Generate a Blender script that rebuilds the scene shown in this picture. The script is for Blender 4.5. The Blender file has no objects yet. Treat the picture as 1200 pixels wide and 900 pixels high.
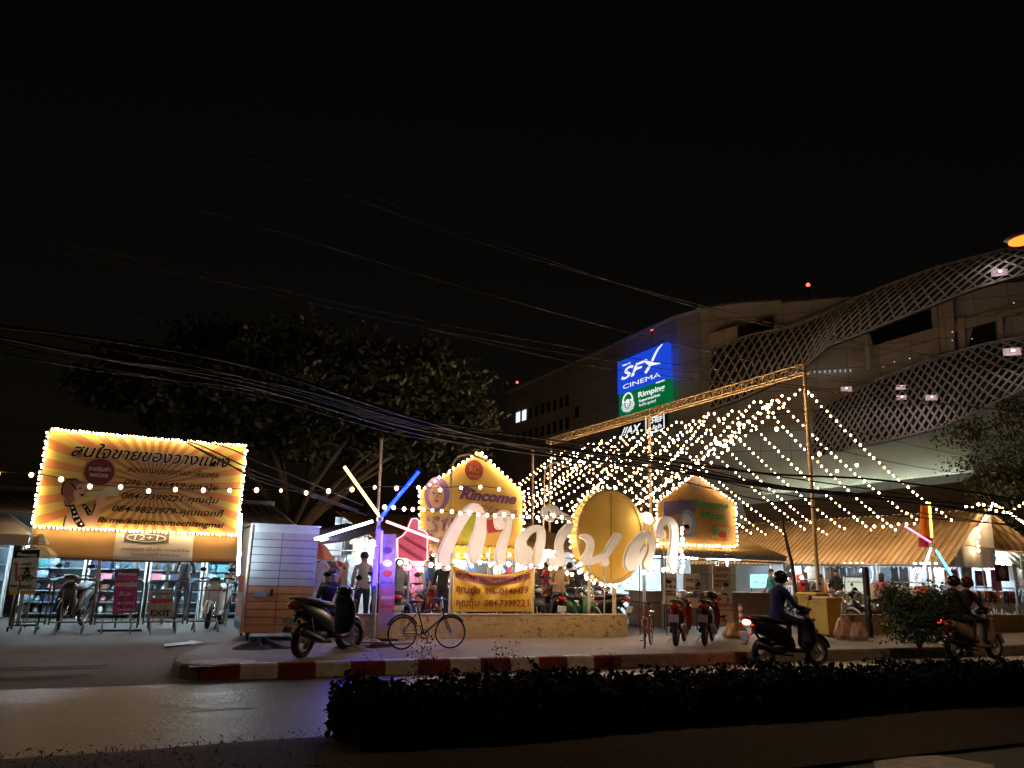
import bpy, bmesh, math, random
import numpy as np
from mathutils import Vector, Matrix
from math import sin, cos, pi, radians, sqrt, atan2
random.seed(7); rng = np.random.default_rng(7)
S = bpy.context.scene
C = S.collection
R = radians
# ------------------------------------------------------------------ camera, sky, moonlight, exposure
F, PITCH, ROLL, YAW, CH = 900.0, R(13.55), R(1.6), R(25), 1.6      # 1200x900 frame; X runs along the road, Y across it
fw = Vector((sin(YAW)*cos(PITCH), cos(YAW)*cos(PITCH), sin(PITCH)))
r0 = Vector((cos(YAW), -sin(YAW), 0)); u0 = r0.cross(fw)
rt = r0*cos(ROLL) + u0*sin(ROLL); up = u0*cos(ROLL) - r0*sin(ROLL)
EYE = Vector((0, 0, CH))
cd = bpy.data.cameras.new('camera'); cam = bpy.data.objects.new('camera', cd); C.objects.link(cam)
m4 = Matrix((rt, up, -fw)).transposed().to_4x4(); m4.translation = EYE; cam.matrix_world = m4
cd.sensor_width = 36; cd.lens = 27; cd.clip_end = 2000; cd.clip_start = .05
S.camera = cam
S.render.engine = 'CYCLES'
S.cycles.use_denoising = True
S.cycles.max_bounces = 5; S.cycles.diffuse_bounces = 3; S.cycles.glossy_bounces = 3; S.cycles.transparent_max_bounces = 6
S.cycles.sample_clamp_indirect = 4.0
S.view_settings.view_transform = 'Standard'; S.view_settings.look = 'None'
S.view_settings.exposure = 0; S.view_settings.gamma = 1; S.view_settings.use_curve_mapping = False
W = bpy.data.worlds.new('World'); S.world = W; W.use_nodes = True
wn = W.node_tree.nodes; sky = wn.new('ShaderNodeTexSky'); sky.sky_type = 'NISHITA'; sky.sun_disc = False
sky.sun_elevation = R(4); sky.sun_rotation = R(200); sky.air_density = 1.0; sky.dust_density = 3.0
tint = wn.new('ShaderNodeMix'); tint.data_type = 'RGBA'; tint.blend_type = 'MULTIPLY'; tint.inputs[0].default_value = 1; tint.inputs[7].default_value = (1, .62, .45, 1)    # light pollution over the town
W.node_tree.links.new(sky.outputs[0], tint.inputs[6]); W.node_tree.links.new(tint.outputs[2], wn['Background'].inputs[0]); wn['Background'].inputs[1].default_value = 0.0021
sd = bpy.data.lights.new('moon', 'SUN'); sd.energy = 0.006; sd.angle = R(.5); sd.color = (1, .93, .82)
so = bpy.data.objects.new('moon', sd); C.objects.link(so); so.rotation_euler = (R(50), 0, R(-30))

def ray(px, py): return rt*((px-600)/F) + up*((450-py)/F) + fw
def PY(px, py, Y):            # point of the vertical plane y = Y (parallel to the road)
    d = ray(px, py); return EYE + d*(Y/d.y)
def PXp(px, py, X):           # point of the vertical plane x = X (square to the road)
    d = ray(px, py); return EYE + d*(X/d.x)
def G(px, py, z=0.0):
    d = ray(px, py); return EYE + d*((z-CH)/d.z)
# ------------------------------------------------------------------ materials
MC = {}
def mat(name, col, rough=.6, metal=0., var=.18, scale=5., bump=0., spec=.5, coat=0.):
    if name in MC: return MC[name]
    m = bpy.data.materials.new(name); m.use_nodes = True; nt = m.node_tree; n = nt.nodes; L = nt.links
    b = n['Principled BSDF']; b.inputs['Roughness'].default_value = rough; b.inputs['Metallic'].default_value = metal
    b.inputs['Specular IOR Level'].default_value = spec; b.inputs['Coat Weight'].default_value = coat
    tc = n.new('ShaderNodeTexCoord'); no = n.new('ShaderNodeTexNoise'); no.inputs['Scale'].default_value = scale
    no.inputs['Detail'].default_value = 6; no.inputs['Roughness'].default_value = .65
    L.new(tc.outputs['Object'], no.inputs['Vector'])
    cr = n.new('ShaderNodeValToRGB'); cr.color_ramp.elements[0].position = .3; cr.color_ramp.elements[1].position = .7
    cr.color_ramp.elements[0].color = (*[c*(1-var) for c in col], 1)
    cr.color_ramp.elements[1].color = (*[min(1, c*(1+var)) for c in col], 1)
    L.new(no.outputs['Fac'], cr.inputs['Fac']); L.new(cr.outputs['Color'], b.inputs['Base Color'])
    if bump:
        bp = n.new('ShaderNodeBump'); bp.inputs['Strength'].default_value = bump; bp.inputs['Distance'].default_value = .02
        n2 = n.new('ShaderNodeTexNoise'); n2.inputs['Scale'].default_value = scale*6; n2.inputs['Detail'].default_value = 4
        L.new(tc.outputs['Object'], n2.inputs['Vector']); L.new(n2.outputs['Fac'], bp.inputs['Height']); L.new(bp.outputs['Normal'], b.inputs['Normal'])
    MC[name] = m; return m
def emat(name, col, strength):
    if name in MC: return MC[name]
    m = bpy.data.materials.new(name); m.use_nodes = True; n = m.node_tree.nodes; b = n['Principled BSDF']
    b.inputs['Base Color'].default_value = (*[c*.6 for c in col], 1); b.inputs['Emission Color'].default_value = (*col, 1)
    b.inputs['Emission Strength'].default_value = strength; MC[name] = m; return m
def gmat(name, core, edge, strength, k=.10, blend=.5, mid=0):
    """glowing glass: bright filament or gas column in the middle, tinted thinner glow towards the glass edge"""
    if name in MC: return MC[name]
    m = emat(name, core, strength); n = m.node_tree.nodes; L = m.node_tree.links; b = n['Principled BSDF']; lw = n.new('ShaderNodeLayerWeight'); lw.inputs['Blend'].default_value = blend
    cr = n.new('ShaderNodeValToRGB'); cr.color_ramp.elements[0].color = (*core, 1); cr.color_ramp.elements[0].position = .2; cr.color_ramp.elements[1].color = (*[c*k for c in edge], 1); cr.color_ramp.elements[1].position = .8
    if mid: e = cr.color_ramp.elements.new(.42); e.color = (*[c*mid for c in edge], 1); cr.color_ramp.elements[0].position = .05
    L.new(lw.outputs['Facing'], cr.inputs[0]); L.new(cr.outputs[0], b.inputs['Emission Color']); return m
def nodes_of(m): return m.node_tree.nodes, m.node_tree.links, m.node_tree.nodes['Principled BSDF']
STEEL = mat('galvanised_steel', (.45,.43,.4), .45, .8, .2)
DARKMETAL = mat('dark_metal', (.03,.03,.032), .45, .6, .3)
BLACK = mat('black_plastic', (.015,.015,.016), .4, 0, .3)
RUBBER = mat('tyre_rubber', (.018,.018,.018), .8, 0, .3, 20)
CHROME = mat('chrome', (.7,.7,.7), .15, 1, .1)
WHITEP = mat('white_paint', (.75,.74,.7), .5, 0, .08)
BULB = 0

WIRE = mat('black_wire', (.012,.012,.012), .6)
BULB = gmat('warm_bulb_glass', (1, .66, .33), (1, .55, .2), 170, .006, mid=.05); BULB2 = gmat('warm_bulb_tired', (1, .6, .27), (1, .5, .16), 90, .008, mid=.06); BULB3 = gmat('warm_bulb_dim', (1, .55, .22), (1, .5, .16), 22, .02, mid=.12); BULBY = gmat('warm_bulb_strong', (1, .76, .52), (1, .6, .26), 130, .01, mid=.06); BULBX = gmat('warm_bulb_bright', (1, .82, .62), (1, .6, .26), 60, .015, mid=.1); BULBD = gmat('warm_bulb_border', (1, .68, .36), (1, .55, .2), 62, .014, mid=.08)
BULBS = gmat('warm_bulb_small', (1, .70, .36), (1, .58, .24), 170, .006, mid=.05); TUBEW = emat('cool_tube_glass', (.72, .89, 1), 360)
# ------------------------------------------------------------------ mesh builder
def tagit(o, label=None, cat=None, group=None, kind=None):
    if label: o['label'] = label
    if cat: o['category'] = cat
    if group: o['group'] = group
    if kind: o['kind'] = kind
    return o
def thing(name, label, cat, loc=(0,0,0), rz=0, group=None):
    o = bpy.data.objects.new(name, None); C.objects.link(o); o.location = loc; o.rotation_euler = (0, 0, rz); o.empty_display_size = .1
    return tagit(o, label, cat, group)
def kids(o): return [c for c in C.objects if c.parent == o]
def copy_tree(o, parent=None, cache=None):
    c = o.copy(); C.objects.link(c); c.parent = parent
    for ch in list(o.children): copy_tree(ch, c)
    return c
class MB:
    def __init__(s): s.v = []; s.f = []; s.mi = []; s.sm = []; s.m = 0
    def add(s, vs, fs, smooth=False):
        o = len(s.v); s.v += [tuple(p) for p in vs]
        for f in fs: s.f.append(tuple(i+o for i in f)); s.mi.append(s.m); s.sm.append(smooth)
        return s
    def box(s, c, d, rot=None):
        c = Vector(c); hx, hy, hz = d[0]/2, d[1]/2, d[2]/2
        vs = [Vector((x, y, z)) for x in (-hx, hx) for y in (-hy, hy) for z in (-hz, hz)]
        if rot is not None: vs = [rot @ p for p in vs]
        return s.add([p+c for p in vs], [(0,1,3,2),(4,6,7,5),(0,4,5,1),(2,3,7,6),(0,2,6,4),(1,5,7,3)])
    def tube(s, pts, r, n=8, caps=True, smooth=True, closed=False):
        pts = [Vector(p) for p in pts]; k = len(pts); rs = r if isinstance(r, (list, tuple)) else [r]*k
        vs = []; prev = None
        for i, p in enumerate(pts):
            if closed: t = pts[(i+1) % k] - pts[i-1]
            else: t = (pts[min(i+1, k-1)] - pts[max(i-1, 0)])
            if t.length < 1e-9: t = Vector((0,0,1))
            t.normalize()
            if prev is None:
                a = Vector((0,0,1)) if abs(t.z) < .9 else Vector((1,0,0))
                x = t.cross(a).normalized()
            else:
                x = prev - t*prev.dot(t)
                x = x.normalized() if x.length > 1e-6 else t.orthogonal().normalized()
            prev = x; y = t.cross(x)
            vs += [p + (x*cos(2*pi*j/n) + y*sin(2*pi*j/n))*rs[i] for j in range(n)]
        fs = []
        for i in range(k if closed else k-1):
            i2 = (i+1) % k
            for j in range(n): fs.append((i*n+j, i*n+(j+1) % n, i2*n+(j+1) % n, i2*n+j))
        s.add(vs, fs, smooth)
        if caps and not closed:
            s.add(vs[:n], [tuple(range(n))[::-1]]); s.add(vs[-n:], [tuple(range(n))])
        return s
    def sphere(s, c, r, seg=12, rings=8, rot=None):
        c = Vector(c); r = (r, r, r) if not isinstance(r, (tuple, list)) else r
        vs = [Vector((0, 0, r[2]))]
        for i in range(1, rings):
            a = pi*i/rings
            vs += [Vector((r[0]*sin(a)*cos(2*pi*j/seg), r[1]*sin(a)*sin(2*pi*j/seg), r[2]*cos(a))) for j in range(seg)]
        vs.append(Vector((0, 0, -r[2])))
        if rot is not None: vs = [rot @ p for p in vs]
        fs = [(0, 1+j, 1+(j+1) % seg) for j in range(seg)]
        for i in range(rings-2):
            for j in range(seg): fs.append((1+i*seg+j, 1+(i+1)*seg+j, 1+(i+1)*seg+(j+1) % seg, 1+i*seg+(j+1) % seg))
        b = 1+(rings-2)*seg; e = len(vs)-1
        fs += [(e, b+(j+1) % seg, b+j) for j in range(seg)]
        return s.add([p+c for p in vs], fs, True)
    def torus(s, c, RR, r, axis='y', n=28, m=8, a0=0, a1=2*pi, sq=1.0):
        c = Vector(c); full = abs(a1-a0-2*pi) < 1e-6; k = n if full else n+1; vs = []
        for i in range(k):
            a = a0 + (a1-a0)*i/n
            for j in range(m):
                b = 2*pi*j/m; q = RR + r*cos(b); h = r*sin(b)*sq
                p = (q*cos(a), h, q*sin(a)) if axis == 'y' else ((h, q*cos(a), q*sin(a)) if axis == 'x' else (q*cos(a), q*sin(a), h))
                vs.append(c + Vector(p))
        fs = []
        for i in range(n):
            i2 = (i+1) % k
            for j in range(m): fs.append((i*m+j, i*m+(j+1) % m, i2*m+(j+1) % m, i2*m+j))
        return s.add(vs, fs, True)
    def loft(s, rings, smooth=True, caps=True):
        n = len(rings[0]); vs = [p for r in rings for p in r]; fs = []
        for i in range(len(rings)-1):
            for j in range(n): fs.append((i*n+j, i*n+(j+1) % n, (i+1)*n+(j+1) % n, (i+1)*n+j))
        if caps: fs += [tuple(range(n))[::-1], tuple((len(rings)-1)*n+j for j in range(n))]
        return s.add(vs, fs, smooth)
    def loftx(s, secs, n=14, e=.75):     # (x, zc, hy, hz)
        return s.loft([[Vector((x, hy*sgp(cos(2*pi*j/n), e), zc+hz*sgp(sin(2*pi*j/n), e))) for j in range(n)] for x, zc, hy, hz in secs])
    def loftz(s, secs, n=14, e=.75):     # (z, xc, hx, hy[, yc])
        return s.loft([[Vector((t[1]+t[2]*sgp(cos(2*pi*j/n), e), (t[4] if len(t) > 4 else 0)+t[3]*sgp(sin(2*pi*j/n), e), t[0])) for j in range(n)] for t in secs])
    def prism(s, loop, y0, y1):          # outline in the x-z plane, y0 nearer the viewer
        n = len(loop); vs = [(x, y0, z) for x, z in loop] + [(x, y1, z) for x, z in loop]
        fs = [tuple(range(n)), tuple(range(2*n-1, n-1, -1))] + [(j, n+j, n+(j+1) % n, (j+1) % n) for j in range(n)]
        return s.add(vs, fs)
    def grid(s, fn, nu, nv, smooth=True, thick=None):
        vs = [Vector(fn(i/nu, j/nv)) for i in range(nu+1) for j in range(nv+1)]
        fs = [(i*(nv+1)+j, (i+1)*(nv+1)+j, (i+1)*(nv+1)+j+1, i*(nv+1)+j+1) for i in range(nu) for j in range(nv)]
        return s.add(vs, fs, smooth)
    def build(s, name, ms, parent=None, loc=None, rz=None, bevel=0, solid=0):
        me = bpy.data.meshes.new(name); me.from_pydata(s.v, [], s.f)
        for m in (ms if isinstance(ms, (list, tuple)) else [ms]): me.materials.append(m)
        me.polygons.foreach_set('material_index', s.mi); me.polygons.foreach_set('use_smooth', s.sm)
        me.update()
        bm = bmesh.new(); bm.from_mesh(me); bmesh.ops.recalc_face_normals(bm, faces=bm.faces); bm.to_mesh(me); bm.free()
        o = bpy.data.objects.new(name, me); C.objects.link(o)
        if parent: o.parent = parent
        if loc is not None: o.location = loc
        if rz is not None: o.rotation_euler = (0, 0, rz)
        if solid:
            md = o.modifiers.new('thickness', 'SOLIDIFY'); md.thickness = solid; md.offset = 0
        if bevel:
            md = o.modifiers.new('bevel', 'BEVEL'); md.width = bevel; md.segments = 2; md.limit_method = 'ANGLE'
        return o
def sgp(x, e): return math.copysign(abs(x)**e, x)
def RX(a): return Matrix.Rotation(a, 3, 'X')
def RY(a): return Matrix.Rotation(a, 3, 'Y')
def RZ(a): return Matrix.Rotation(a, 3, 'Z')
def mesh_obj(name, me, m, parent=None):
    o = bpy.data.objects.new(name, me); C.objects.link(o); me.materials.clear(); me.materials.append(m)
    if parent: o.parent = parent
    return o
TXC = {}
def text_geo(body, shear, bold):
    k = (body, shear, bold)
    if k not in TXC:
        c = bpy.data.curves.new('t', 'FONT'); c.body = body; c.shear = shear; c.resolution_u = 3; c.extrude = .01; c.offset = bold; c.fill_mode = 'FRONT' if False else 'BOTH'
        o = bpy.data.objects.new('t', c); C.objects.link(o)
        dg = bpy.context.evaluated_depsgraph_get(); me = bpy.data.meshes.new_from_object(o.evaluated_get(dg))
        v = np.array([q.co[:] for q in me.vertices]) if len(me.vertices) else np.zeros((1,3)); fs = [tuple(p.vertices) for p in me.polygons]
        bpy.data.objects.remove(o); bpy.data.curves.remove(c); bpy.data.meshes.remove(me)
        TXC[k] = (v, fs)
    return TXC[k]
def text(body, x, z, y, h, m, parent, width=None, shear=0, bold=0., align='c', depth=.006, name='lettering', fn=None, rot=0):
    """letters of cap height about h standing on the plane y, facing -Y; x,z = centre (or left) of the baseline"""
    v, fs = text_geo(body, shear, bold); v = v.copy()
    w = v[:,0].max() - v[:,0].min(); k = h/.7; kx = k if width is None else width/w
    xs = (v[:,0]-v[:,0].min())*kx; zs = v[:,1]*k
    xs = xs - (w*kx/2 if align == 'c' else 0); ys = -v[:,2]/.01*depth/2
    if rot: xs, zs = xs*cos(rot)-zs*sin(rot), xs*sin(rot)+zs*cos(rot)
    pts = np.stack([xs+x, ys+y-depth/2, zs+z], 1)
    if fn: pts = [fn(p) for p in pts]
    b = MB(); b.add([tuple(p) for p in pts], fs); return b.build(name, m, parent)
# outlines from thick strokes: distance field on a grid -> contours -> filled, extruded, bevelled plate
def stroke_loops(strokes, res, grow=0.0, holes=()):
    P = []
    for st in strokes:
        pts = [tuple(map(float, p)) for p in st]
        if len(pts) > 2:
            q = [pts[0]] + pts + [pts[-1]]; o = []
            for i in range(1, len(q)-2):
                for t in (0, .25, .5, .75):
                    o.append(tuple(.5*(2*b + (c-a)*t + (2*a-5*b+4*c-d)*t*t + (3*b-a-3*c+d)*t**3) for a, b, c, d in zip(q[i-1], q[i], q[i+1], q[i+2])))
            o.append(pts[-1]); pts = o
        P.append(pts)
    al = np.array([p for s in P for p in s]); mr = al[:,2].max()+grow+res*3
    x0, x1, y0, y1 = al[:,0].min()-mr, al[:,0].max()+mr, al[:,1].min()-mr, al[:,1].max()+mr
    nx, ny = int((x1-x0)/res)+2, int((y1-y0)/res)+2
    gx, gy = np.meshgrid(x0+np.arange(nx)*res, y0+np.arange(ny)*res, indexing='ij'); d = np.full(gx.shape, 1e9)
    for s in P:
        segs = list(zip(s[:-1], s[1:])) if len(s) > 1 else [(s[0], s[0])]
        for a, b in segs:
            ex, ey = b[0]-a[0], b[1]-a[1]; l2 = ex*ex+ey*ey+1e-12
            t = np.clip(((gx-a[0])*ex+(gy-a[1])*ey)/l2, 0, 1)
            d = np.minimum(d, np.hypot(gx-a[0]-t*ex, gy-a[1]-t*ey) - (a[2]+(b[2]-a[2])*t) - grow)
    for hx, hy, hr in holes: d = np.maximum(d, hr-np.hypot(gx-hx, gy-hy))
    ed = {}
    def ep(i, j, k):
        if k == 0: a, b = d[i,j], d[i+1,j]; t = a/(a-b); return (x0+(i+t)*res, y0+j*res)
        a, b = d[i,j], d[i,j+1]; t = a/(a-b); return (x0+i*res, y0+(j+t)*res)
    neg = d < 0; T = {1:[(3,0)],2:[(0,1)],3:[(3,1)],4:[(1,2)],5:[(3,0),(1,2)],6:[(0,2)],7:[(3,2)],8:[(2,3)],9:[(2,0)],10:[(0,1),(2,3)],11:[(2,1)],12:[(1,3)],13:[(1,0)],14:[(0,3)]}
    code = neg[:-1,:-1]*1 + neg[1:,:-1]*2 + neg[1:,1:]*4 + neg[:-1,1:]*8
    for i, j in zip(*np.nonzero((code > 0) & (code < 15))):
        E = [(i,j,0),(i+1,j,1),(i,j+1,0),(i,j,1)]
        for a, b in T[int(code[i,j])]: ed[E[a]] = E[b]
    loops = []
    while ed:
        st, nx_ = ed.popitem(); L = [st]
        while nx_ in ed: L.append(nx_); nx_ = ed.pop(nx_)
        if len(L) > 8:
            pts = [ep(*e) for e in L]; pts = pts[::2]
            loops.append(pts)
    return loops
def plate(name, loops, y, thick, m, parent=None, bevel=.0):
    """filled outline (x,z loops, holes allowed) as a slab whose front face is at y"""
    c = bpy.data.curves.new('p', 'CURVE'); c.dimensions = '2D'; c.fill_mode = 'BOTH'; c.extrude = max(thick/2-bevel, .0005); c.bevel_depth = bevel; c.bevel_resolution = 1
    for lp in loops:
        sp = c.splines.new('POLY'); sp.points.add(len(lp)-1); sp.use_cyclic_u = True
        for q, (a, b) in zip(sp.points, lp): q.co = (a, b, 0, 1)
    o = bpy.data.objects.new('p', c); C.objects.link(o); dg = bpy.context.evaluated_depsgraph_get()
    me = bpy.data.meshes.new_from_object(o.evaluated_get(dg)); bpy.data.objects.remove(o); bpy.data.curves.remove(c)
    v = [(q.co.x, y+thick/2-q.co.z, q.co.y) for q in me.vertices]; fs = [tuple(p.vertices) for p in me.polygons]; bpy.data.meshes.remove(me)
    b = MB(); b.add(v, fs); return b.build(name, m, parent)
def circle(cx, cz, rx, rz=None, n=40, a0=0):
    rz = rz or rx; return [(cx+rx*cos(a0+2*pi*i/n), cz+rz*sin(a0+2*pi*i/n)) for i in range(n)]
def rect(x0, x1, z0, z1): return [(x0,z0),(x1,z0),(x1,z1),(x0,z1)]
ORD = ['first','second','third','fourth','fifth','sixth','seventh','eighth','ninth','tenth','eleventh','twelfth','thirteenth','fourteenth','fifteenth','sixteenth','seventeenth','eighteenth','nineteenth','twentieth'] + [f'{n}th' for n in range(21, 80)]
# ------------------------------------------------------------------ bulbs and strings
def bulb_mesh(r):
    b = MB(); b.sphere((0,0,0), (r, r, r*1.1), 8, 5); o = b.build('bulb', BULB); me = o.data; bpy.data.objects.remove(o); return me
BM = {}
def bulb_at(p, r, parent, m=None):
    r *= random.choice((.85,1,1,1.12)); m = m or random.choice((BULB, BULB, BULB, BULB2, BULB2, BULB3)); k = (round(r, 4), m.name)
    if k not in BM:
        BM[k] = bulb_mesh(r)
        if m: BM[k].materials.clear(); BM[k].materials.append(m)
    o = bpy.data.objects.new('bulb', BM[k]); C.objects.link(o); o.parent = parent; o.location = p; return o
def string(label, pts, spacing, r=.045, sag=0., cat='string light', group=None, m=None, jit=.02, name='string_light', hang=.05, n=None):
    """a wire through pts (world) with bulbs hanging every spacing metres"""
    pts = [Vector(p) for p in pts]; o0 = pts[0].copy(); t = thing(name, label, cat, o0, 0, group)
    fine = []
    for a, b in zip(pts[:-1], pts[1:]):
        k = max(2, int((b-a).length/.4))
        for i in range(k): u = i/k; q = a.lerp(b, u); q.z -= sag*4*u*(1-u); fine.append(q)
    fine.append(pts[-1])
    MB().tube([p-o0 for p in fine], .008, 5, caps=False).build('wire', WIRE, t)
    acc = spacing*.5; cnt = 0
    for a, b in zip(fine[:-1], fine[1:]):
        l = (b-a).length; d = acc
        while d < l:
            q = a.lerp(b, d/l) - o0; q.z -= hang
            q += Vector((random.uniform(-jit, jit), random.uniform(-jit, jit), random.uniform(-jit, jit)))
            bulb_at(q, r, t, m); cnt += 1; d += spacing
        acc = d - l
    return t
def neon(name, label, a, b, r, m, parent=None, cat=None):
    bb = MB(); bb.tube([a, b], r, 10); return bb.build(name, m, parent)
# ================================================================== SETTING
def ground_mat(name, c1, c2, rough, scale, bump, rvar=.1, spots=None):
    if name in MC: return MC[name]
    m = mat(name, c1, rough); n, L, b = nodes_of(m)
    tc = n.new('ShaderNodeTexCoord'); big = n.new('ShaderNodeTexNoise'); big.inputs['Scale'].default_value = .35; big.inputs['Detail'].default_value = 8; big.inputs['Roughness'].default_value = .7
    fine = n.new('ShaderNodeTexNoise'); fine.inputs['Scale'].default_value = scale; fine.inputs['Detail'].default_value = 3
    mpg = n.new('ShaderNodeMapping'); mpg.inputs['Scale'].default_value = (.35, 2.2, 1) if name == 'asphalt' else (1, 1, 1); L.new(tc.outputs['Object'], mpg.inputs[0]); L.new(mpg.outputs[0], big.inputs['Vector']); L.new(tc.outputs['Object'], fine.inputs['Vector'])
    mx = n.new('ShaderNodeMix'); mx.data_type = 'RGBA'; mx.inputs[6].default_value = (*c1, 1); mx.inputs[7].default_value = (*c2, 1)
    rr = n.new('ShaderNodeValToRGB'); rr.color_ramp.elements[0].position = .35; rr.color_ramp.elements[1].position = .68
    L.new(big.outputs['Fac'], rr.inputs['Fac']); L.new(rr.outputs['Color'], mx.inputs[0])
    m2 = n.new('ShaderNodeMix'); m2.data_type = 'RGBA'; m2.blend_type = 'MULTIPLY'; m2.inputs[0].default_value = .75
    r2 = n.new('ShaderNodeValToRGB'); r2.color_ramp.elements[0].color = (.45,.45,.45,1); r2.color_ramp.elements[1].color = (1.3,1.3,1.3,1); r2.color_ramp.elements[0].position = .3; r2.color_ramp.elements[1].position = .7
    L.new(fine.outputs['Fac'], r2.inputs['Fac']); L.new(mx.outputs[2], m2.inputs[6]); L.new(r2.outputs['Color'], m2.inputs[7]); L.new(m2.outputs[2], b.inputs['Base Color'])
    bp = n.new('ShaderNodeBump'); bp.inputs['Strength'].default_value = bump; bp.inputs['Distance'].default_value = .012
    L.new(fine.outputs['Fac'], bp.inputs['Height']); L.new(bp.outputs['Normal'], b.inputs['Normal'])
    mr = n.new('ShaderNodeMapRange'); mr.inputs['To Min'].default_value = rough-rvar; mr.inputs['To Max'].default_value = rough+rvar
    L.new(big.outputs['Fac'], mr.inputs['Value']); L.new(mr.outputs[0], b.inputs['Roughness'])
    return m
ASPH = ground_mat('asphalt', (.030,.029,.029), (.078,.075,.072), .48, 20, .9, .13)
DIRT = ground_mat('dry_soil', (.05,.036,.025), (.08,.06,.04), .95, 25, .8, .04)
CONC = ground_mat('paving_concrete', (.16,.13,.10), (.27,.22,.17), .8, 18, .5)
DRIVE = ground_mat('driveway_asphalt', (.095,.07,.05), (.19,.145,.105), .85, 40, .6)
LOT = ground_mat('lot_concrete', (.07,.064,.058), (.13,.118,.106), .7, 30, .4)
def sheet(name, x0, x1, y0, y1, z, m, n=1):
    b = MB(); b.grid(lambda u, v: (x0+(x1-x0)*u, y0+(y1-y0)*v, z), n, n, False); return tagit(b.build(name, m), kind='structure')
sheet('ground', -400, 500, -150, 700, -.012, DIRT)
sheet('road', -90, 120, 7.75, 11.95, 0, ASPH)
sheet('road', -90, 120, -2.5, 5.35, 0, ASPH)
PZ = .18
b = MB(); b.grid(lambda u, v: (-60+61.5*u, 11.7+3.9*v, .006+(PZ-.006)*min(1, max(0, (v*3.9-.2)/3.0))+.012*sin(u*55+v*3)*v*(1-v)), 60, 14); tagit(b.build('driveway', DRIVE), kind='structure')
# pavement slab with a rounded end
kp = [(1.4,15.4),(1.0,14.2),(.7,13.1),(.64,12.5),(.72,12.12),(.95,11.93)]
b = MB(); top = [(x+.0, y) for x, y in kp] + [(110, 11.93), (110, 15.4)]
b.add([(x, y, PZ) for x, y in top], [tuple(range(len(top)))]); tagit(b.build('pavement', CONC), kind='structure')
sheet('market_floor', -60, 110, 15.4, 62, PZ+.002, LOT)
# kerb blocks: red and white in turn, plain past the last red block
KR = mat('kerb_red_paint', (.2,.022,.018), .7, 0, .45, 7, .3); KW = mat('kerb_white_paint', (.66,.58,.5), .7, 0, .3, 7, .3); KG = mat('kerb_plain_concrete', (.2,.15,.11), .85, 0, .35, 6, .4)
b = MB()
def kblock(p, q, mi):
    p = Vector((*p, 0)); q = Vector((*q, 0)); t = (q-p).normalized(); nn = Vector((t.y, -t.x, 0)); g = t*.006
    prof = [(-.16,-.05),(.03,-.05),(.015,PZ-.01),(-.015,PZ+.02),(-.16,PZ+.02)]
    r = [[e + nn*a + Vector((0,0,h+random.uniform(-.002,.002))) for a, h in prof] for e in (p+g, q-g)]; b.m = mi; b.loft(r, False)
path = [(.7,13.1),(.64,12.5),(.72,12.12),(.95,11.93)]
for a, c in zip(path[:-1], path[1:]): kblock(a, c, 2)
x = .95; k = 0
while x < 7.45: kblock((x, 11.93), (x+.525, 11.93), k % 2); x += .525; k += 1
while x < 60: kblock((x, 11.93), (x+1.0, 11.93), 2); x += 1.0
tagit(b.build('kerb', [KR, KW, KG]), kind='structure')
# median
b = MB(); b.grid(lambda u, v: (-60+170*u, 5.4+2.3*v, (.02+.13*min(1, 4*v, 4*(1-v)))*min(1, 1.0)+.015*sin(u*300)*v*(1-v)*4), 170, 8); tagit(b.build('median', DIRT), kind='structure')
MARK = mat('road_marking_paint', (.5,.48,.44), .6, 0, .35, 6)
def marking(name, pts, z=.006, m=MARK):
    b = MB(); b.add([(p.x, p.y, z) for p in pts], [tuple(range(len(pts)))]); return tagit(b.build(name, m), kind='structure')
marking('road_marking', [G(1022,884), G(1100,886), G(1165,897), G(1165,905), G(1026,905)])
marking('road_marking', [G(218,833.5), G(300,829), G(300,830), G(218,834.6)], m=mat('worn_lane_paint', (.2,.19,.18), .6, 0, .5, 12))
def onramp(px, py):
    p = G(px, py, .1); z = .006+(PZ-.006)*min(1, max(0, (p.y-11.9)/3.0)); p = G(px, py, z+.016); return p
b = MB()
for poly in ([(192,754.5),(222,751.5),(222,749.8),(238,752.3),(226,755.6),(224,754.4),(193,757.5)],):
    b.add([onramp(*q) for q in poly], [tuple(range(len(poly)))])
tagit(b.build('road_marking', MARK), kind='structure')
b = MB(); poly = [(218,775),(262,771),(300,774),(296,779),(222,782)]; b.add([tuple(G(*q, PZ+.005)) for q in poly], [tuple(range(len(poly)))]); tagit(b.build('paving_patch', mat('pale_cement_patch', (.42,.36,.3), .85, 0, .3, 5, .3)), kind='structure')
b = MB()
for x0, x1, yy in ((-14,-.2,13.05), (-14,-.4,12.35)):
    b.grid(lambda u, v: (x0+(x1-x0)*u, yy+.09*v+.05*sin(u*19), .006+(PZ-.006)*min(1, max(0, (yy+.09*v-11.9)/3.0))+.017), 60, 1)
tagit(b.build('gutter_joint', mat('gutter_grime', (.022,.02,.018), .9, 0, .4, 9)), kind='structure')
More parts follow.
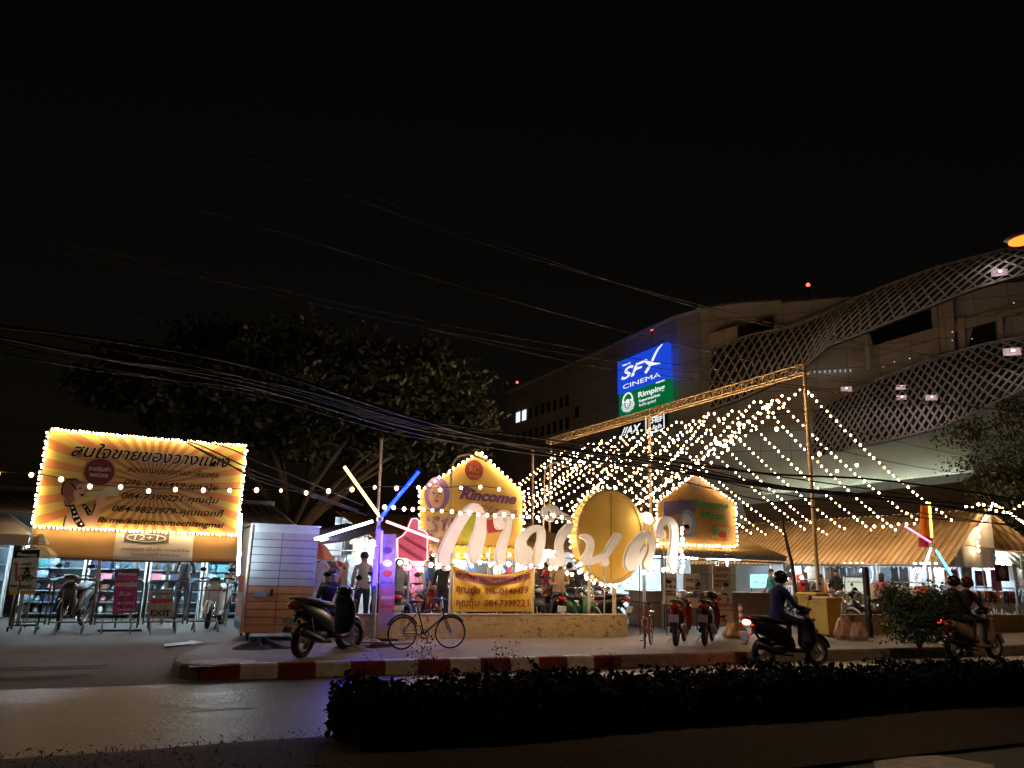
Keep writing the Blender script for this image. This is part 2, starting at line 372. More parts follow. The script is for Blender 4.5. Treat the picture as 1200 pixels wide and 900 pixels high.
# ------------------------------------------------------------------ foliage
def leaf_mat(name, c1, c2, rough=.55):
    if name in MC: return MC[name]
    m = mat(name, c1, rough, spec=.15 if rough > .8 else .5); n, L, b = nodes_of(m); g = n.new('ShaderNodeNewGeometry'); cr = n.new('ShaderNodeValToRGB')
    cr.color_ramp.elements[0].color = (*c1, 1); cr.color_ramp.elements[1].color = (*c2, 1); L.new(g.outputs['Random Per Island'], cr.inputs['Fac']); L.new(cr.outputs['Color'], b.inputs['Base Color'])
    return m
def leaves(name, P, size, m, parent=None, aspect=.5, var=.4):
    n = len(P); P = np.asarray(P); a = rng.normal(size=(n,3)); a /= np.linalg.norm(a, axis=1)[:,None]; c = rng.normal(size=(n,3)); c = np.cross(a, c); c /= np.linalg.norm(c, axis=1)[:,None]
    s = size*(1+var*rng.uniform(-1, 1, n))[:,None]; w = np.cross(a, c)
    bend = w*s*.18
    V = np.stack([P-a*s, P+c*s*aspect+bend, P+a*s, P-c*s*aspect+bend], 1).reshape(-1, 3)
    me = bpy.data.meshes.new(name); me.vertices.add(4*n); me.vertices.foreach_set('co', V.ravel()); me.loops.add(4*n); me.loops.foreach_set('vertex_index', np.arange(4*n, dtype=np.int32))
    me.polygons.add(n); me.polygons.foreach_set('loop_start', np.arange(0, 4*n, 4, dtype=np.int32)); me.update(calc_edges=True); me.materials.append(m)
    o = bpy.data.objects.new(name, me); C.objects.link(o)
    if parent: o.parent = parent
    return o
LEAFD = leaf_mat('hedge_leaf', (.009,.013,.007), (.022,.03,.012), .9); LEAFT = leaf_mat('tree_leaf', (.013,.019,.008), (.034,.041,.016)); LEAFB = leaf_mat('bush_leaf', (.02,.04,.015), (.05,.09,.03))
BARK = mat('bark', (.075,.055,.04), .9, 0, .4, 8, .8)
# clipped hedge on the median
hx0, hx1 = 1.62, 24.0
n = 100000; X = hx0+(hx1-hx0)*rng.uniform(0, 1, n)**1.5; Yh = rng.uniform(6.55, 7.75, n); top = .50+.035*np.sin(X*2.1)+.03*np.sin(X*5.3+Yh*3)+.035*np.sin(X*13.+1)+.03*np.sin(X*31+Yh*9)+.05*(np.sin(X*3.7)>.93)-.004*X
Z = .05+rng.uniform(0, 1, n)**.8*(top+.02*rng.normal(size=n))
sh = rng.uniform(0,1,n) < .45; Yh = np.where(sh, 6.52+rng.normal(size=n)*.05, Yh)
keep = (X > hx0+.12*np.abs(rng.normal(size=n))+ .25*np.abs(Yh-7.1))
P = np.stack([X, Yh, Z], 1)[keep]
hd = thing('hedge', 'long low clipped dark hedge along the road median in the foreground', 'hedge', (0,0,0))
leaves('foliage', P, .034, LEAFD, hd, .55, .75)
# a few wiry weeds standing above the hedge
def weed(px, py, ht, label, lean):
    p0 = PY(px, py, 7.5); base = Vector((p0.x, 7.5, .1)); t = thing('weed', label, 'weed', base); b = MB(); L = []
    H = ht
    for k in range(5 if ht > .8 else 3):
        a = random.uniform(-1, 1); tip = Vector((lean+a*.18*H, random.uniform(-.1,.1), H*random.uniform(.6, 1))); pts = [tip*(i/6) + Vector((.04*sin(i*1.3+k), 0, 0)) for i in range(7)]
        b.tube(pts, [.006-.0007*i for i in range(7)], 4, smooth=False)
        for q in pts[2:]:
            for j in range(10): L.append(q+Vector((random.uniform(-.09,.09), random.uniform(-.06,.06), random.uniform(-.04,.09))))
    b.build('stem', WIRE if False else BARK, t); leaves('foliage', [tuple(q) for q in L], .013, LEAFD, t)
weed(487, 780, .95, 'tall wiry weed rising above the hedge in front of the leaning bicycle', .12)
weed(573, 780, .85, 'thin leaning weed above the hedge below the yellow banner', .12)
weed(420, 780, .62, 'short wispy weed at the open end of the hedge below the black scooter', .05)
weed(530, 780, .60, 'low spreading weed above the hedge between the two tall weeds', .2)
# tufts on the kerb and nose of the median
def grass(name, n, fx, kind='stuff'):
    P = [fx() for _ in range(n)]; o = leaves(name, P, .026, LEAFD, None, .15); return tagit(o, kind=kind)
grass('grass', 1500, lambda: (random.uniform(-2.5, 1.9)+random.gauss(0,.2), random.uniform(6.0, 7.35), .13+abs(random.gauss(0,.025))))
g = G(732, 772, .1); grass('grass', 350, lambda: (7.55+random.gauss(0,.12), 11.86+random.gauss(0,.05), .02+abs(random.gauss(0,.1))))
def tree(name, label, base, H, crown, trunk_r, nl, leafsize, m, limbs=7, spread=1., clumps=60, fork=.35, low=None, cat='tree'):
    """crown: list of (cx,cy,cz,rx,ry,rz) ellipsoids relative to the base"""
    t = thing(name, label, cat, base); b = MB(); tips = []
    b.tube([(0,0,-.1),(.05,.03,H*fork*.5),(0,.05,H*fork)], [trunk_r*1.25, trunk_r, trunk_r*.85], 10)
    for i in range(limbs):
        e = crown[i % len(crown)]; a = random.uniform(0, 2*pi); tgt = Vector((e[0]+e[3]*.65*cos(a), e[1]+e[4]*.65*sin(a), e[2]+e[5]*random.uniform(-.4,.5)))
        s0 = Vector((0,.05,H*fork*random.uniform(.7,1))); mid = s0.lerp(tgt, .45)+Vector((random.uniform(-.4,.4), random.uniform(-.4,.4), .5))
        pts = [s0, s0.lerp(mid,.5)+Vector((random.uniform(-.15,.15),0,.1)), mid, mid.lerp(tgt,.5)+Vector((random.uniform(-.3,.3),random.uniform(-.3,.3),.1)), tgt]
        b.tube(pts, [trunk_r*.55, trunk_r*.42, trunk_r*.3, trunk_r*.2, trunk_r*.07], 7)
        for j in range(5):
            q = pts[2].lerp(tgt, random.uniform(0, .9)); e2 = q+Vector((random.uniform(-1,1)*e[3]*.4, random.uniform(-1,1)*e[4]*.4, random.uniform(-.2,.7)*e[5]*.5)); b.tube([q, q.lerp(e2,.5)+Vector((0,0,.15)), e2], [trunk_r*.14, trunk_r*.09, trunk_r*.03], 5)
    b.build('trunk', BARK, t)
    P = []; per = nl//clumps
    for k in range(clumps):
        e = crown[k % len(crown)]; d = rng.normal(size=3); d /= np.linalg.norm(d); rr = rng.uniform(.35, 1)**.5
        c = np.array([e[0]+e[3]*d[0]*rr, e[1]+e[4]*d[1]*rr, e[2]+e[5]*d[2]*rr]); sz = min(e[3], e[5])*rng.uniform(.14, .34)
        P.append(c + rng.normal(size=(per,3))*np.array([sz*.95, sz*.95, sz*.55]))
    leaves('crown', np.concatenate(P), leafsize, m, t); return t
p = PY(330, 690, 31)
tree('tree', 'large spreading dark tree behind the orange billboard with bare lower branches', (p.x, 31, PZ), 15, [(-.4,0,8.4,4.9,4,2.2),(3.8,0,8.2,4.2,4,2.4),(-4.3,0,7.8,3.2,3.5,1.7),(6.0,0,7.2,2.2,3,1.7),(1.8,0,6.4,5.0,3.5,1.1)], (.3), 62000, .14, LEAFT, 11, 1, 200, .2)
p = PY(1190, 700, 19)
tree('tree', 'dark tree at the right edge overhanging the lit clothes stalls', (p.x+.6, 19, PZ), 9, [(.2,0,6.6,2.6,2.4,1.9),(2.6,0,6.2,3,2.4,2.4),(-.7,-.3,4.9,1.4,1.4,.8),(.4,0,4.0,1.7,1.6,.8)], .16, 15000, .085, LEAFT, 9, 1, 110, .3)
# ================================================================== LEFT: billboard, shoe stall, signs, barriers, booth
class Plane:                                  # local (x,z) of photo pixels on a thing's own front plane
    def __init__(s, t, Y=None): s.o = t.location.copy(); s.Y = t.location.y if Y is None else Y
    def __call__(s, px, py): q = PY(px, py, s.Y)-s.o; return (q.x, q.z)
def sunburst_mat(cx, cz, n, name):
    m = mat(name, (.8,.4,.05), .55); nn, L, bs = nodes_of(m); tc = nn.new('ShaderNodeTexCoord'); sx = nn.new('ShaderNodeSeparateXYZ'); L.new(tc.outputs['Object'], sx.inputs[0])
    def M(op, a, b=None):
        k = nn.new('ShaderNodeMath'); k.operation = op
        for i, q in enumerate((a, b)):
            if q is None: continue
            if isinstance(q, (int, float)): k.inputs[i].default_value = q
            else: L.new(q, k.inputs[i])
        return k.outputs[0]
    dx = M('SUBTRACT', sx.outputs['X'], cx); dz = M('SUBTRACT', sx.outputs['Z'], cz)
    a = M('ARCTAN2', dz, dx); s = M('SINE', M('MULTIPLY', a, n)); st = M('GREATER_THAN', s, 0.0); r = M('SQRT', M('ADD', M('MULTIPLY', dx, dx), M('MULTIPLY', dz, dz)))
    ramp = nn.new('ShaderNodeValToRGB'); L.new(M('DIVIDE', r, 1.9), ramp.inputs[0]); ramp.color_ramp.elements[0].color = (.55,.33,.14,1); ramp.color_ramp.elements[1].color = (.8,.63,.15,1); ramp.color_ramp.elements[1].position = .75
    r2 = nn.new('ShaderNodeValToRGB'); L.new(M('DIVIDE', r, 1.9), r2.inputs[0]); r2.color_ramp.elements[0].color = (.32,.12,.05,1); r2.color_ramp.elements[1].color = (.75,.31,.11,1); r2.color_ramp.elements[1].position = .75
    mx = nn.new('ShaderNodeMix'); mx.data_type = 'RGBA'; L.new(st, mx.inputs[0]); L.new(ramp.outputs[0], mx.inputs[6]); L.new(r2.outputs[0], mx.inputs[7]); L.new(mx.outputs[2], bs.inputs['Base Color']); return m
INK = mat('print_black', (.014,.011,.009), .85, 0, .1, spec=.1); INKW = mat('print_white', (.8,.78,.72), .5, 0, .05); INKR = mat('print_red', (.45,.03,.03), .5, 0, .15); MAROON = mat('print_maroon', (.16,.02,.03), .5, 0, .15)
SKINP = mat('print_skin', (.72,.42,.28), .5, 0, .06); HAIRP = mat('print_hair', (.33,.15,.11), .5, 0, .2); INKP = mat('print_purple', (.13,.05,.2), .5, 0, .2); INKG = mat('print_green', (.03,.22,.05), .5, 0, .25); INKB = mat('print_blue', (.08,.2,.5), .5, 0, .3)
BBY = 19.5
t = thing('billboard', 'wide orange and yellow sunburst billboard edged in bulbs with a woman shouting through a megaphone', 'billboard', (-.06, BBY, PZ))
q = Plane(t); pan = MB(); pan.box((0, .05, 3.27-PZ), (4.1, .06, 2.08)); pan.build('panel', sunburst_mat(.15, 3.28-PZ, 34, 'sunburst_print'), t)
b = MB()
for x in (-2.06, -.7, .7, 2.06): b.box((x, .14, 2.15-PZ/2), (.07, .07, 4.3-PZ))
for z in (2.25, 3.27, 4.29): b.box((0, .2, z-PZ), (4.2, .05, .05))
b.build('support_frame', STEEL, t)
def line(body, px0, px1, pyb, h, m, parent, pl, y, bold=.012, shear=.25, outline=None, name='lettering', rot=0):
    x0, z0 = pl(px0, pyb); x1, _ = pl(px1, pyb)
    if outline: text(body, x0, z0, y-.003, h, outline, parent, x1-x0, shear, bold+.022, 'l', .003, 'lettering_outline', rot=rot)
    return text(body, x0, z0, y-.010 if outline else y-.004, h, m, parent, x1-x0, shear, bold, 'l', .006, name, rot=rot)
f0 = .02
line('สนใจขายของวางแผง', 83, 270, 534, .27, INK, t, q, f0, .012, .3, INKW)
line('สอบถามประเภทและเพียงคุย', 149, 258, 552.5, .125, INK, t, q, f0)
line('096-0146459-คุณนุ้ย', 145, 257, 567.5, .115, INK, t, q, f0)
line('084-7399221-คุณตุ้ม', 142, 257, 583.5, .125, INK, t, q, f0)
line('084-9823979-คุณแอคกี้', 131, 263, 599, .135, INK, t, q, f0)
line('fb.me/kadrincomechiangmai', 114, 263, 612, .125, INK, t, q, f0)
x, z = q(116.5, 553); plate('seal', [circle(x, z, .335)], f0-.006, .006, MAROON, t); plate('seal_ring', [circle(x, z, .345), circle(x, z, .30)], f0-.012, .004, mat('print_tan', (.5,.3,.18), .5), t)
text('กาดรินคำ', x, z+.02, f0-.008, .09, INKW, t, .42, 0); text('RINCOME', x, z-.11, f0-.008, .07, INKW, t, .36, 0)
# pop-art woman with a megaphone, printed flat on the board
def pl_loop(pts, pl): return [pl(a, b) for a, b in pts]
def zz(pts): return [(60+a/5, 500+b/5) for a, b in pts]          # from the enlarged crop
plate('printed_shoulder', [pl_loop(zz([(70,585),(85,520),(120,480),(190,470),(235,520),(250,480),(275,440),(290,455),(275,520),(255,575),(235,595),(70,600)]), q)], f0-.004, .004, SKINP, t)
plate('printed_face', [pl_loop(zz([(118,330),(180,325),(190,350),(200,368),(192,378),(194,398),(180,420),(150,435),(150,475),(118,470),(112,400)]), q)], f0-.009, .004, SKINP, t)
plate('printed_hair', [pl_loop(zz([(62,365),(72,330),(105,308),(150,306),(190,330),(160,336),(140,362),(128,395),(140,430),(112,455),(118,470),(80,462),(70,440),(85,420),(62,400)]), q)], f0-.014, .004, HAIRP, t)
plate('printed_halter', [pl_loop(zz([(108,460),(135,455),(160,520),(200,580),(165,600),(125,540)]), q), pl_loop(zz([(178,455),(200,452),(240,500),(215,525)]), q)], f0-.016, .004, INK, t)
b = MB()
for a, c in [(124,474),(136,500),(150,524),(134,528),(163,548),(150,556),(176,570),(196,470),(212,490),(225,506)]:
    x, z = q(60+a/5, 500+c/5); b.prism(circle(x, z, .022, n=10), f0-.024, f0-.019)
b.build('printed_dots', INKW, t)
plate('printed_megaphone', [pl_loop(zz([(202,388),(300,372),(372,338),(392,345),(398,375),(390,408),(310,405),(205,416)]), q)], f0-.009, .004, mat('print_cream', (.6,.55,.42), .5), t)
plate('printed_hand', [pl_loop(zz([(268,415),(305,412),(322,432),(316,455),(290,462),(262,450)]), q)], f0-.014, .004, SKINP, t)
b = MB()
for ln in ([(118,330),(150,372)],[(160,362),(178,360)],[(176,400),(192,398)],[(85,520),(70,585)],[(250,480),(235,520),(190,470)],[(262,450),(250,480)],[(62,400),(62,365),(72,330),(105,308),(150,306)],[(80,462),(118,470)]):
    pts = [(lambda k: (k[0], f0-.021, k[1]))(q(60+a/5, 500+c/5)) for a, c in ln]; b.tube(pts, .013, 4)
b.build('printed_outline', INK, t)
plate('printed_lips', [pl_loop(zz([(170,395),(190,392),(188,408),(172,406)]), q)], f0-.021, .004, INKR, t)
bp = lambda x, z: (-.06+x, BBY-.06, z)
string('dense warm bulb string along the top edge of the orange billboard', [bp(-2.06,4.33), bp(2.06,4.33)], .068, .026, .02, group='bulb borders of the billboard', hang=0, m=BULBD, jit=.012)
string('dense warm bulb string along the bottom edge of the orange billboard', [bp(-2.06,2.2), bp(2.06,2.2)], .083, .027, .0, group='bulb borders of the billboard', hang=0, m=BULBD, jit=.008)
string('warm bulb string down the left edge of the orange billboard', [bp(-2.09,4.27), bp(-2.09,2.26)], .085, .027, 0, group='bulb borders of the billboard', hang=0, m=BULBD)
string('warm bulb string down the right edge of the orange billboard', [bp(2.09,4.27), bp(2.09,2.26)], .085, .027, 0, group='bulb borders of the billboard', hang=0, m=BULBD)
# awning with a paper notice, then the racks of the shoe stall
TAN = mat('tan_tarp', (.5,.29,.1), .6, 0, .12, 2, .2)
def awn(u, v): return (-2.1+4.2*u, BBY+.12-.30*v-.03*sin(u*pi*7)*v, 2.2-.6*v-.05*sin(u*pi)*v)
t = thing('awning', 'tan tarpaulin awning hanging under the orange billboard', 'awning', (0, 0, 0)); b = MB(); b.grid(awn, 40, 8); b.build('cloth', TAN, t, solid=.006)
b = MB(); b.tube([awn(i/20, 1) for i in range(21)], .018, 6); b.build('hem', mat('tarp_hem', (.12,.07,.035), .7), t)
t = thing('paper_notice', 'white paper notice with a dark oval badge fixed on the tan awning', 'notice', (0, BBY-.25, 0)); q = Plane(t)
def nt(u, v): x = .33-.85+1.62*u; p = awn((x+2.1)/4.2, .05+.92*v); return (p[0], p[1]+.25-BBY-.02, p[2])
b = MB(); b.grid(nt, 12, 6); b.build('sheet', mat('notice_paper', (.72,.66,.58), .7, 0, .05), t, solid=.004)
def tn(p): x, y, z = p; u = (x+2.1)/4.2; v = (2.2-z)/.62; a = awn(u, v); return (x, a[1]+.25-BBY-.035+y, z)
text('เทคนิคตัด เย็บเสื้อ ตกแต่งบ้าน', .33, 1.78, 0, .055, INK, t, 1.4, .1, fn=tn); text('ออกแบบโลโก้ สกรีนลาย', .33, 1.67, 0, .05, INK, t, 1.0, .1, fn=tn)
bx, bz = .1, 2.08
bd = MB(); bd.grid(lambda u, v: tn((bx-.45+.92*u, -.002, bz-.12+.22*v)), 8, 3); bd.build('badge', mat('print_grey', (.12,.1,.09), .6), t)
b = MB(); b.tube([tn((bx+.4*cos(a*pi/15), -.008, bz+.085*sin(a*pi/15)-.02)) for a in range(30)], .012, 5, closed=True); b.build('badge_ring', INKW, t)
text('12+1', bx, bz-.065, 0, .11, INKW, t, .5, .1, fn=lambda p: tn((p[0], p[1]-.008, p[2])))
t = thing('canopy_tent', 'pale canvas tent roof at the left edge of the market beside the billboard', 'tent', (-4.4, 20.6, PZ)); CANV = mat('pale_canvas', (.55,.5,.44), .7, 0, .1, 3)
b = MB(); b.add([(-2.6,-1.2,1.85),(2.25,-1.2,1.85),(2.25,1.6,1.85),(-2.6,1.6,1.85),(1.6,.2,2.35),(-2.0,.2,2.75)], [(0,1,4,5),(1,2,4),(2,3,5,4),(3,0,5)]); b.add([(-2.6,-1.2,1.85),(2.25,-1.2,1.85),(2.25,-1.2,1.62),(-2.6,-1.2,1.62)], [(0,1,2,3)]); b.build('canopy', CANV, t, solid=.01)
b = MB()
for x in (-2.5, 2.15):
    for y in (-1.1, 1.5): b.tube([(x,y,0),(x,y,1.86)], .025, 6)
b.build('pole', STEEL, t)
t = thing('parasol', 'small cream pointed parasol under the left edge of the billboard', 'parasol', (*PY(37, 690, 18.9).xy, PZ)); b = MB(); k = PY(37, 625, 18.9).z-PZ; e = PY(37, 647, 18.9).z-PZ
b.loft([[Vector((r*cos(2*pi*j/8), r*sin(2*pi*j/8), z)) for j in range(8)] for z, r in ((k,.03),(k-.05,.1),(k-.22,.2))], False); b.loft([[Vector((r*cos(2*pi*j/8), r*sin(2*pi*j/8), z)) for j in range(8)] for z, r in ((e+.1,.2),(e-.05,.38),(e-.12,.33))], False)
b.build('canopy', mat('cream_cloth', (.7,.62,.45), .7), t); MB().tube([(0,0,0),(0,0,k)], .02, 6).build('pole', STEEL, t)
# racks of goods
RACKC = [('white',(.7,.7,.68)),('pale blue',(.3,.42,.55)),('navy',(.03,.045,.1)),('black',(.02,.02,.025)),('grey',(.2,.21,.22)),('teal',(.06,.25,.28)),('brown',(.16,.08,.05)),('pink',(.6,.2,.28))]
GOOD = []
def good_mesh(kind):
    b = MB()
    if kind == 0: b.box((0,0,.055), (.20,.28,.11)); b.box((0,-.0,.118), (.21,.29,.022))            # lidded box
    elif kind == 1:                                                                              # shoe
        b.loftx([(-.13,.06,.035,.05),(-.08,.065,.042,.06),(0,.05,.038,.045),(.08,.035,.042,.03),(.13,.03,.03,.022)], 10)
    else: b.loft([[Vector((w*sgp(cos(2*pi*j/10),.6), d*sgp(sin(2*pi*j/10),.6), z)) for j in range(10)] for z, w, d in ((0,.1,.06),(.1,.12,.07),(.2,.1,.05),(.22,.07,.03))]); b.torus((0,0,.23), .05, .008, 'y', 10, 4, 0, pi)
    o = b.build('goods', WHITEP, bevel=0); me = o.data; bpy.data.objects.remove(o); return me
for k in range(3):
    for cn, cc in RACKC:
        me = good_mesh(k); me.materials.clear(); me.materials.append(mat('goods_'+cn.replace(' ','_'), cc, .55)); GOOD.append((k, cn, me))
KN = ['lidded shoebox','shoe','handbag']
def rack(x0, x1, y, z1, lev, label, place, fill=.98):
    t = thing('shelf_rack', label, 'shelf', ((x0+x1)/2, y, PZ)); w = x1-x0; b = MB()
    for x in (-w/2, w/2): b.box((x, -.16, z1/2), (.045,.045,z1)); b.box((x, .16, z1/2), (.045,.045,z1))
    b.build('upright', WHITEP, t); sm = MB(); zs = [.12+(z1-.3)*i/(lev-1) for i in range(lev)]
    for z in zs: sm.box((0,0,z), (w-.05,.40,.02))
    sm.build('shelf', mat('shelf_board', (.25,.3,.34), .5), t)
    bk = MB(); bk.box((0,.2,z1/2), (w-.05,.012,z1)); bk.build('back_panel', mat('rack_back', (.16,.22,.27), .7), t)
    for li, z in enumerate(zs):
        n = int((w-.1)/.235)
        for i in range(n):
            if random.random() > fill: continue
            kk = random.random(); kd = 1 if kk < .5 else (0 if kk < .8 else 2); k, cn, me = random.choice([g for g in GOOD if g[0] == kd])
            o = bpy.data.objects.new(['shoebox','shoe','handbag'][k], me); C.objects.link(o); o.location = ((x0+x1)/2-w/2+.14+i*.235+random.uniform(-.02,.02), y-.02, PZ+z+.011); o.rotation_euler = (0,0, random.uniform(-.15,.15) + (pi/2*random.choice((1,-1)) if k == 1 else 0)); s = random.uniform(1.05,1.35); o.scale = (s,s,s)
            tagit(o, f'{cn} {KN[k]}, {ORD[i]} from left, {ORD[li]} shelf up, {place}', ['box','shoe','bag'][k], 'goods on the shoe stall racks')
rack(-4.6, -2.75, 21.9, 1.75, 5, 'low goods rack at the far left under the pale tent', 'rack under the pale tent')
rack(-2.4, -1.15, 21.7, 1.85, 7, 'goods rack behind the front white sign and first motorcycle', 'rack left under the billboard')
rack(-1.05, .2, 21.7, 1.85, 7, 'goods rack behind the magenta sign under the billboard', 'rack behind the magenta sign')
rack(.3, 1.5, 21.7, 1.85, 7, 'goods rack behind the EXIT sign under the billboard', 'rack behind the EXIT sign')
rack(1.6, 2.9, 21.7, 1.85, 7, 'goods rack beside the shuttered booth', 'rack beside the booth')
t = thing('stall_shed', 'dark corrugated shed roof and back wall behind the shoe stall', 'shed', (-2, 23, PZ)); b = MB(); b.box((-2,1.2,1.6), (15,.08,3.2)); b.build('wall', mat('shed_sheet', (.12,.11,.1), .6, .3), t)
b = MB(); b.grid(lambda u, v: (-9.5+15*u, -3.0+4.3*v, 2.35+.75*v+.02*sin(u*420)), 240, 2); b.build('roof', mat('shed_roof', (.10,.09,.085), .5, .4, .25, 3), t, solid=.01)
b = MB()
for x in (-9,-6.2,-4.2,2.0,5.0): b.tube([(x,-2.7,0),(x,-2.7,2.35)], .035, 6)
b.build('post', STEEL, t)
def tube_lamp(a, bb, label, m=TUBEW, r=.02, group='fluorescent tubes in the stalls', fit=True):
    a = Vector(a); bb = Vector(bb); t = thing('fluorescent_lamp', label, 'lamp', a, 0, group); d = bb-a
    MB().tube([(0,0,0), d], r, 8).build('tube', m, t)
    if fit: b = MB(); b.tube([Vector((0,.0,r*1.9)), d+Vector((0,0,r*1.9))], r*.8, 4); b.build('fitting', WHITEP, t)
    return t
for i, (x, y) in enumerate(((-4.0,20.9),(-1.8,20.5),(-.4,20.5),(1.0,20.5),(2.2,20.5))):
    tube_lamp((x-.5,y,1.78+PZ*0), (x+.5,y,1.78), f'cool white fluorescent tube above the shoe racks, {ORD[i]} from the left', emat('cool_tube_shoes', (.62,.86,1), 240))
# ------------------------------------------------------------------ sign stands and crowd barriers
def arrow_icon(parent, pl, pts, y, m, name='arrow'): return plate(name, [pl_loop(pts, pl)], y, .004, m, parent)
g = G(27, 739, PZ); t = thing('direction_sign', 'white parking sign with red up arrow and motorcycle picture on a wheeled stand', 'sign', (g.x, g.y, PZ)); q = Plane(t)
plate('panel', [pl_loop([(17,645),(47,644),(41,692),(10,693)], q)], 0, .03, mat('sign_board_white', (.5,.5,.48), .5), t)
plate('header', [pl_loop([(17.2,645),(46.9,644.2),(46,653),(16,654)], q)], -.006, .006, INK, t); plate('footer', [pl_loop([(11,693),(41,692),(40,696),(10.4,697)], q)], -.006, .008, mat('print_yellow', (.6,.45,.04), .5), t)
line('ที่จอดรถ', 20, 43, 651.5, .055, INKW, t, q, -.008, shear=.1); arrow_icon(t, q, [(17.5,681),(18,662),(16,662),(19,658),(22,662),(20.7,662),(20.5,681)], -.006, INKR)
line('ทางเข้า', 26, 37, 662, .045, INK, t, q, -.003, shear=0); line('ลานจอด', 23.5, 41, 667, .045, INK, t, q, -.003, shear=0); line('MAP จอดรถฟรี', 12.5, 37, 688, .05, INK, t, q, -.003, shear=0)
b = MB()
for px in (25.5, 34.5): x, z = q(px, 677.5); b.torus((x, -.008, z), .055, .010, 'y', 16, 5)
x0, z0 = q(25.5,677.5); x1, z1 = q(34.5,677.5); b.tube([(x0,-.008,z0),(x0+.1,-.008,z0+.07),(x1-.03,-.008,z1+.09),(x1,-.008,z1)], .016, 5); b.sphere(((x0+x1)/2,-.008,z0+.19), .03, 8, 6); b.tube([((x0+x1)/2-.03,-.008,z0+.08),((x0+x1)/2,-.008,z0+.17),((x0+x1)/2+.06,-.008,z0+.11)], .02, 5); b.build('motorcycle_icon', INK, t)
b = MB()
for x in (-.23,.23): b.tube([(x,.03,.1),(x+.02,.03,.75)], .018, 6); b.tube([(x,-.3,.07),(x,.3,.07)], .02, 6)
b.tube([(-.23,0,.1),(.23,0,.1)], .018, 6); b.build('stand', DARKMETAL, t)
b = MB()
for x in (-.23,.23):
    for y in (-.28,.28): b.torus((x,y,.04), .027, .014, 'x', 12, 6)
b.build('castor', RUBBER, t)
g = G(147, 739, PZ); t = thing('direction_sign', 'magenta portrait sign with white writing on a low black stand behind the barrier', 'sign', (g.x, g.y, PZ)); q = Plane(t); MAG = mat('print_magenta', (.5,.03,.16), .5, 0, .15)
plate('panel', [pl_loop([(135,667),(163.5,666),(159,718),(131.5,720)], q)], 0, .03, MAG, t); plate('header', [pl_loop([(135,667),(163.5,666),(162.7,675),(134.2,676)], q)], -.006, .006, mat('print_plum', (.12,.02,.06), .5), t)
for body, a, c, y, h in (('ที่จอดรถ',138,160,674,.05),('มอเตอร์ไซค์',134.5,161,687,.085),('วันละ',139,155,698,.075),('๑๐ บาท',138,156,708,.06),('ฝากรถ ชั่วโมง',137,158,715.5,.04)): line(body, a, c, y, h, INKW, t, q, -.006, shear=.1)
b = MB()
for x in (-.2,.2): b.tube([(x,.03,.05),(x,.03,.4)], .018, 6); b.tube([(x,-.3,.03),(x,.3,.03)], .02, 6)
b.tube([(-.5,-.2,.02),(.3,-.2,.02)], .025, 6); b.build('stand', DARKMETAL, t)
g = G(188, 736, PZ); t = thing('exit_sign', 'square tan sign with red arrow above the word EXIT fixed behind the barrier', 'sign', (g.x, g.y, PZ)); q = Plane(t); TANP = mat('sign_board_tan', (.42,.3,.2), .55)
plate('panel', [pl_loop([(175,700),(203,700),(203,723),(172.5,724)], q)], 0, .03, TANP, t); plate('header', [pl_loop([(175.5,690.5),(203.5,690),(203.5,698.5),(175,699)], q)], 0, .03, mat('sign_board_grey', (.4,.36,.32), .55), t)
line('ทางออก', 178, 201, 697, .06, INK, t, q, -.006, shear=0); line('EXIT', 176, 199.5, 721.5, .115, INK, t, q, -.006, .02, 0)
arrow_icon(t, q, [(175.5,703.5),(180,700.8),(180,702),(202,701.5),(202,706),(180,707),(180,708.2)], -.006, INKR)
b = MB()
for x in (-.25,.25): b.tube([(x,.03,.0),(x,.03,.8)], .018, 6)
b.build('stand', DARKMETAL, t)
BARR = mat('barrier_dull_steel', (.14,.13,.12), .6, .4, .25)
def barrier(px0, px1, py, label):
    a = G(px0, py, PZ); c = G(px1, py-.5, PZ); d = c-a; L = d.length; t = thing('crowd_barrier', label, 'barrier', a, atan2(d.y, d.x), 'steel barriers along the front of the car park'); b = MB()
    b.tube([(.02,0,.15),(.02,0,.95),(.07,0,1.0),(L-.07,0,1.0),(L-.02,0,.95),(L-.02,0,.15)], .019, 6); b.tube([(.02,0,.2),(L-.02,0,.2)], .016, 6); b.tube([(.02,0,.82),(L-.02,0,.82)], .012, 6); b.build('frame', BARR, t)
    n = int(L/.16); bb = MB()
    for i in range(1, n): bb.tube([(L*i/n,0,.2),(L*i/n,0,.82)], .007, 5)
    tagit(bb.build('bars', BARR, t)); f = MB()
    for x in (.15, L-.15): f.tube([(x,-.26,.0),(x,-.2,.06),(x,0,.2),(x,.2,.06),(x,.26,0)], .016, 6)
    f.build('foot', BARR, t)
barrier(12, 52, 742, 'steel crowd barrier at the far left beneath the parking sign'); barrier(54, 106, 742, 'steel crowd barrier in front of the first dark motorcycle'); barrier(108, 162, 742, 'steel crowd barrier before the magenta sign'); barrier(165, 214, 741, 'steel crowd barrier before the EXIT sign'); barrier(217, 262, 740, 'steel crowd barrier before the white scooter near the booth')
